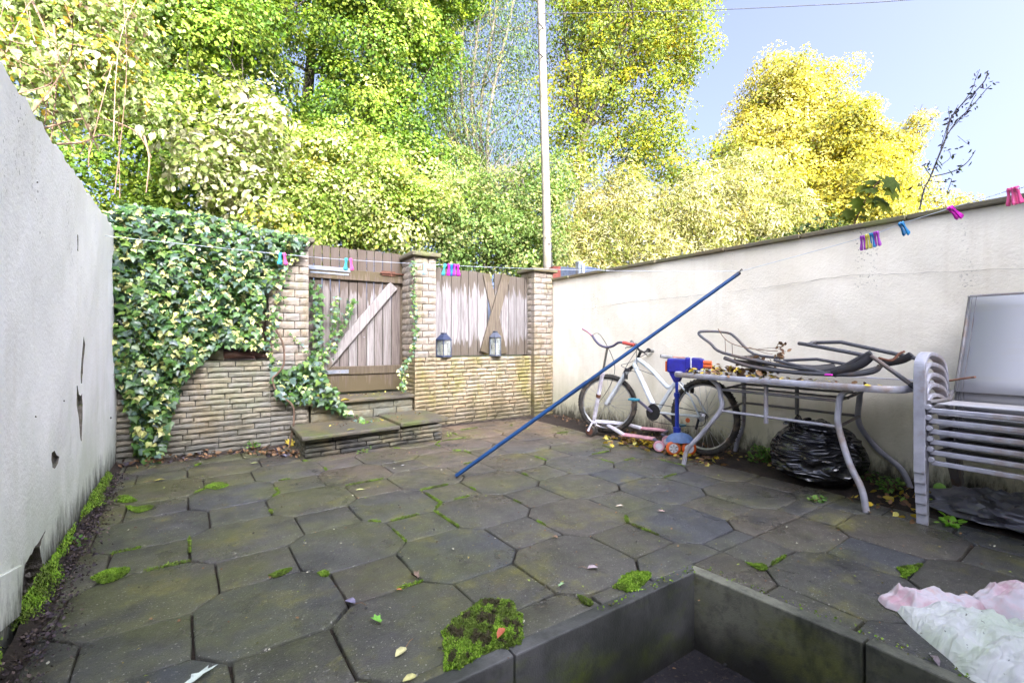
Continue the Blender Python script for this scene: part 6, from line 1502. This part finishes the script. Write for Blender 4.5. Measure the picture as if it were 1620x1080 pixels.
moss_patch('moss_cushion', 'moss triangle between slabs in front of the white sheet', gp([(1418, 898), (1440, 895), (1460, 893), (1432, 914), (1425, 906)]), .004, 1800, 11, .008, brown=False)
# moss fringe at the foot of the left wall
P, Nn, D, S, C = [], [], [], [], []; rr = random.Random(31)
for k in range(15000):
    y = rr.uniform(1.7, 4.3); w = max(0, .5+.9*fbm(y*2.3, 1., 2.)+.3*fbm(y*9, 1., 2.))
    x = wallx(y)+.012+abs(rr.gauss(0, .022))*w; z = max(0, .05+.02*w-abs(x-wallx(y))*1.1)*rr.uniform(.2, 1.3)+.022
    if rr.random() > w: continue
    P.append((x, y, z)); Nn.append((1, rr.gauss(0, .7), .4)); D.append((rr.gauss(.5, .5), rr.gauss(0, .5), .9)); S.append(rr.uniform(.007, .014)); C.append(rr.choice(MG[:4]))
a_ = [np.array(x, float) for x in (P, Nn, D, S, C)]
tag(leaves('moss_fringe', a_[0], a_[1], a_[2], a_[3], a_[3]*.5, a_[4], 'kite', M['moss']), 'bright moss growing along the foot of the left wall', 'moss')
# moss and seedlings in the joints between the slabs
P, Nn, D, S, C = [], [], [], [], []
edges = []
for i in range(-14, 15):
    for j in range(-14, 15):
        c = lattice(i, j)
        if not (-.5 < c[0] < 3.5 and .5 < c[1] < 4.9): continue
        sq = [Vector((c[0]+s*hs*ux[0]+t*hs*uy[0], c[1]+s*hs*ux[1]+t*hs*uy[1], 0)) for s, t in ((-1, -1), (1, -1), (1, 1), (-1, 1))]
        edges += [(sq[k], sq[(k+1) % 4]) for k in range(4)]
        for dvec in (PA, PB):
            e = Vector((*dvec, 0)); u = e.normalized(); edges.append((Vector((*c, 0))+u*hs*1.414, Vector((*c, 0))+e-u*hs*1.414))
for a, b_ in edges:
    mid = (a+b_)/2
    if mid.x < -.4 or mid.x > 3.4 or (mid.y < 1.29 and mid.x < 1.87): continue
    dens = fbm(mid.x*1.9+4, mid.y*1.6, .7)+rr.gauss(0, .35)+(.15 if mid.y > 2.2 else -.15)
    if dens < .5: continue
    u0, u1 = sorted((rr.random(), rr.random())); u1 = min(1, u1+.2); wd_ = rr.uniform(.002, .006)
    for k in range(int(900*(u1-u0)*min(1, dens+.4))):
        t_ = rr.uniform(u0, u1); q = a.lerp(b_, t_)+Vector((rr.gauss(0, wd_), rr.gauss(0, wd_), rr.uniform(-.006, .006)))
        P.append(q); Nn.append((rr.gauss(0, 1), rr.gauss(0, 1), .5)); D.append((rr.gauss(0, .7), rr.gauss(0, .7), .7)); S.append(rr.uniform(.004, .010)); C.append(rr.choice(MG))
a_ = [np.array(x, float) for x in (P, Nn, D, S, C)]
tag(leaves('joint_moss', a_[0], a_[1], a_[2], a_[3], a_[3]*.5, a_[4], 'kite', M['moss']), 'fine green moss growing in the joints between the slabs', 'moss')
# ------------------------------------------------------------------ litter and single fallen leaves
wallline = [(3.80-.1*k/18., 4.7-.1*k, .012) for k in range(26)]
litter('leaf_litter', 'yellow and brown leaf litter under the scooters and bicycle', 'leaves', [(3.42+.07*(k % 3), 3.35-.05*k, .006) for k in range(22)], 240, .055, BRN+YEL+YEL, .012, 'maple', 41, sp=.085, curl=.6)
litter('leaf_litter', 'brown leaf litter along the foot of the right wall', 'leaves', [(3.72+.08*(k % 3), 4.6-.1*k, .012) for k in range(44)], 420, .035, BRN+[(.3, .25, .06)], .008, 'oval', 42, sp=.08, curl=.7)
litter('leaf_litter', 'dark leaf litter gathered in the corner left of the steps', 'leaves', [(.35+.03*k, 4.55-.02*k, .012) for k in range(9)]+[(-.6+.12*k, 4.68, .02) for k in range(9)], 240, .045, BRN+[(.06, .05, .06)], .012, 'oval', 43, sp=.05, curl=.9)
litter('leaf_litter', 'crumbled dark leaf mould along the foot of the left wall', 'leaves', [(-.465-.035*k*.22, 1.7+.14*k, .018) for k in range(20)], 2300, .014, [(.05, .04, .05), (.08, .06, .07), (.04, .03, .03), (.12, .09, .08)], .007, 'kite', 44, sp=.036, curl=1.)
litter('leaf_litter', 'small leaf scraps and grit scattered over the patio slabs', 'leaves', [(-.3+.21*i, 1.35+.2*j, .004) for i in range(18) for j in range(17) if not (i > 16 and j < 5)]+[(2.0+.2*i, .4+.2*j, .004) for i in range(7) for j in range(5)], 900, .013, BRN+[(.25, .3, .08), (.5, .48, .38), (.3, .25, .1), (.03, .03, .03)], .0015, 'kite', 45, sp=.11, curl=.35)
litter('leaf_litter', 'green and yellow leaf bits lying on the stone steps', 'leaves', [(.9+.1*k, 4.55, .205) for k in range(6)]+[(1.55+.08*k, 4.6, .226) for k in range(5)]+[(.95+.1*k, 5.0, .427) for k in range(9)], 90, .03, BRN+YEL, .004, 'oval', 46, sp=.09, curl=.5)
litter('leaf_litter', 'leafy debris and twigs by the foot of the chair stack', 'leaves', [(3.30+.07*k, 1.0+.05*(k % 3), .006) for k in range(9)], 90, .045, BRN+YEL+[(.2, .3, .06)], .01, 'oval', 47, sp=.08, curl=.8)
litter('leaf_litter', 'black crumbs and leaf scraps in the sunken step', 'leaves', [(.4+.13*k, 1.1-.12*j, -.326) for k in range(10) for j in range(6)], 220, .02, BRN+[(.02, .02, .02)], .004, 'oval', 48, sp=.09)
litter('coping_moss', 'moss specks along the inner edge of the right kerb', 'moss', [(1.80+.0045*k*1.2, 1.2-.06*k, .006) for k in range(14)]+[(1.2+.04*k, 1.235, .006) for k in range(14)], 260, .010, MG, .004, 'kite', 49, sp=.012, curl=1., mat='moss')
def fallen(label, px, py, size, col, ang, shape='oval', asp=.8, stalk=0., curl=.25, z=.004, tiltx=0., cat='leaf'):
    p = G(px, py) if z < .02 else G(px, py, z); t = thing('fallen_leaf', label, cat, (p.x, p.y, z if z > .02 else .004)); tv, tf = SHAPES[shape]; rr = random.Random(px)
    me = bpy.data.meshes.new('blade'); ca, sa = math.cos(ang), math.sin(ang)
    pts = [((v[0]*asp*size), (v[1]-.5)*size, abs(v[0])*curl*size+rr.uniform(0, .06)*size+.002+tiltx*v[1]*size) for v in tv]
    me.from_pydata([(x*ca-y*sa, x*sa+y*ca, q) for x, y, q in pts], [], tf); me.shade_smooth()
    key = 'lf_%d' % px; m = N(key); o_ = m.pos('obj'); c = m.mix(m.rng(m.noise(o_, 60, 4, .6), .35, .7), col, tuple(x*.55 for x in col)); m.fin(c, .6, .35); me.materials.append(m.m)
    ob = bpy.data.objects.new('blade', me); COL.objects.link(ob); ob.parent = t
    if stalk:
        a0 = Vector((sa*.5*size, -ca*.5*size, .004)); a1 = a0+Vector((sa*stalk, -ca*stalk, .006))
        o2 = MB().tube([a0, a0.lerp(a1, .5)+Vector((.002, .003, .004)), a1], .0013, 4).build('stalk', M['twig'], None); o2.parent = t
fallen('cream-yellow oval leaf with a long stalk, lower middle', 634, 1034, .052, (.62, .58, .30), 2.1, stalk=.035)
fallen('glossy pinkish-mauve curled leaf on the slab left of the well', 938, 901, .050, (.42, .34, .36), -2.1, asp=.8, stalk=.04, curl=.5)
fallen('rust-brown leaf lying on the big moss mound', 793, 1006, .042, (.40, .11, .05), -1.2, curl=.7, tiltx=.3, z=.030)
fallen('mauve-grey leaf with upright stalk in the slab joint', 554, 955, .05, (.22, .20, .30), .6, stalk=.05, curl=.6)
fallen('small fresh green leaf on the middle foreground slab', 594, 986, .038, (.16, .40, .05), .9, 'maple', .8, curl=.5, tiltx=.4)
fallen('pale skeletal leaf with a long stalk at the bottom left', 322, 1070, .085, (.55, .62, .56), -.95, 'maple', .35, stalk=.08)
fallen('yellow leaf cut by the bottom edge of the photo', 648, 1076, .045, (.55, .52, .22), 1.6)
fallen('cream leaf on the slab right of the leaning prop', 980, 802, .055, (.60, .48, .38), 1.2, asp=.6)
fallen('pale pink leaf on the slab towards the table', 1045, 810, .04, (.55, .38, .34), .6, 'maple', .5)
fallen('yellow leaf with a raised stalk on the left slabs', 253, 761, .085, (.58, .50, .12), -1.4, asp=.35, stalk=.05)
fallen('pale green leaf below the left end of the steps', 402, 734, .07, (.45, .50, .20), 1.3, asp=.45, stalk=.06)
fallen('yellow-green leaf with stalk on the middle slabs', 570, 776, .06, (.5, .52, .2), 1.2, asp=.55, stalk=.03)
fallen('brown leaf tucked in the joint below the middle slab', 655, 914, .05, (.24, .17, .13), .3, 'maple', .6, curl=.9)
fallen('orange-brown leaf bit on the lower middle slab', 631, 935, .025, (.38, .16, .06), .9, curl=.4)
fallen('tan leaf at the corner between three slabs', 878, 852-.0, .035, (.30, .19, .12), .4, curl=.7)
fallen('white scrap on the slab near the steps', 637, 737, .03, (.7, .7, .72), 1.4, asp=.5)
fallen('mauve leaf against the right kerb beside the sheet', 1478, 1048, .055, (.32, .26, .28), -.9, asp=.5, curl=.7)
fallen('pale green sprig leaf on the slab by the kerb', 887, 928, .04, (.30, .45, .22), 1.8, 'maple', .35)
fallen('bright yellow leaf propped against the pillar base', 458, 706, .09, (.60, .46, .06), .2, 'maple', .9, curl=.5, tiltx=.6)
fallen('grey-mauve curled leaf on the litter left of the steps', 448, 724, .07, (.16, .15, .20), .9, curl=.9)
fallen('yellow leaf on the top step under the gate', 546, 634, .09, (.62, .46, .05), 1.4, asp=.5, z=.43, curl=.5)
fallen('long yellow leaf on the lower step', 556, 680, .09, (.45, .42, .08), 1.75, asp=.3, z=.206)
fallen('yellow leaf on the wall top under the gap in the fence', 769, 561, .10, (.66, .50, .04), 1.45, asp=.4, z=.83)
fallen('upright yellow leaf on the wall top right of the lattice lantern', 808, 556, .07, (.70, .45, .03), .1, z=.84, asp=.5, tiltx=.9)
fallen('orange-red leaf beside the square lantern', 697, 560, .08, (.40, .14, .06), .6, 'maple', z=.83, curl=.9)
fallen('yellow leaf near the scooter front wheel', 957, 694, .06, (.62, .48, .08), 1.3, asp=.5)
fallen('crumpled yellow leaf by the pink scooter wheel', 1026, 705, .07, (.60, .40, .05), .5, 'maple', curl=.9, tiltx=.5)
fallen('yellow leaf at the foot of the near table leg', 1092, 729, .07, (.62, .50, .07), 1.2, asp=.5)
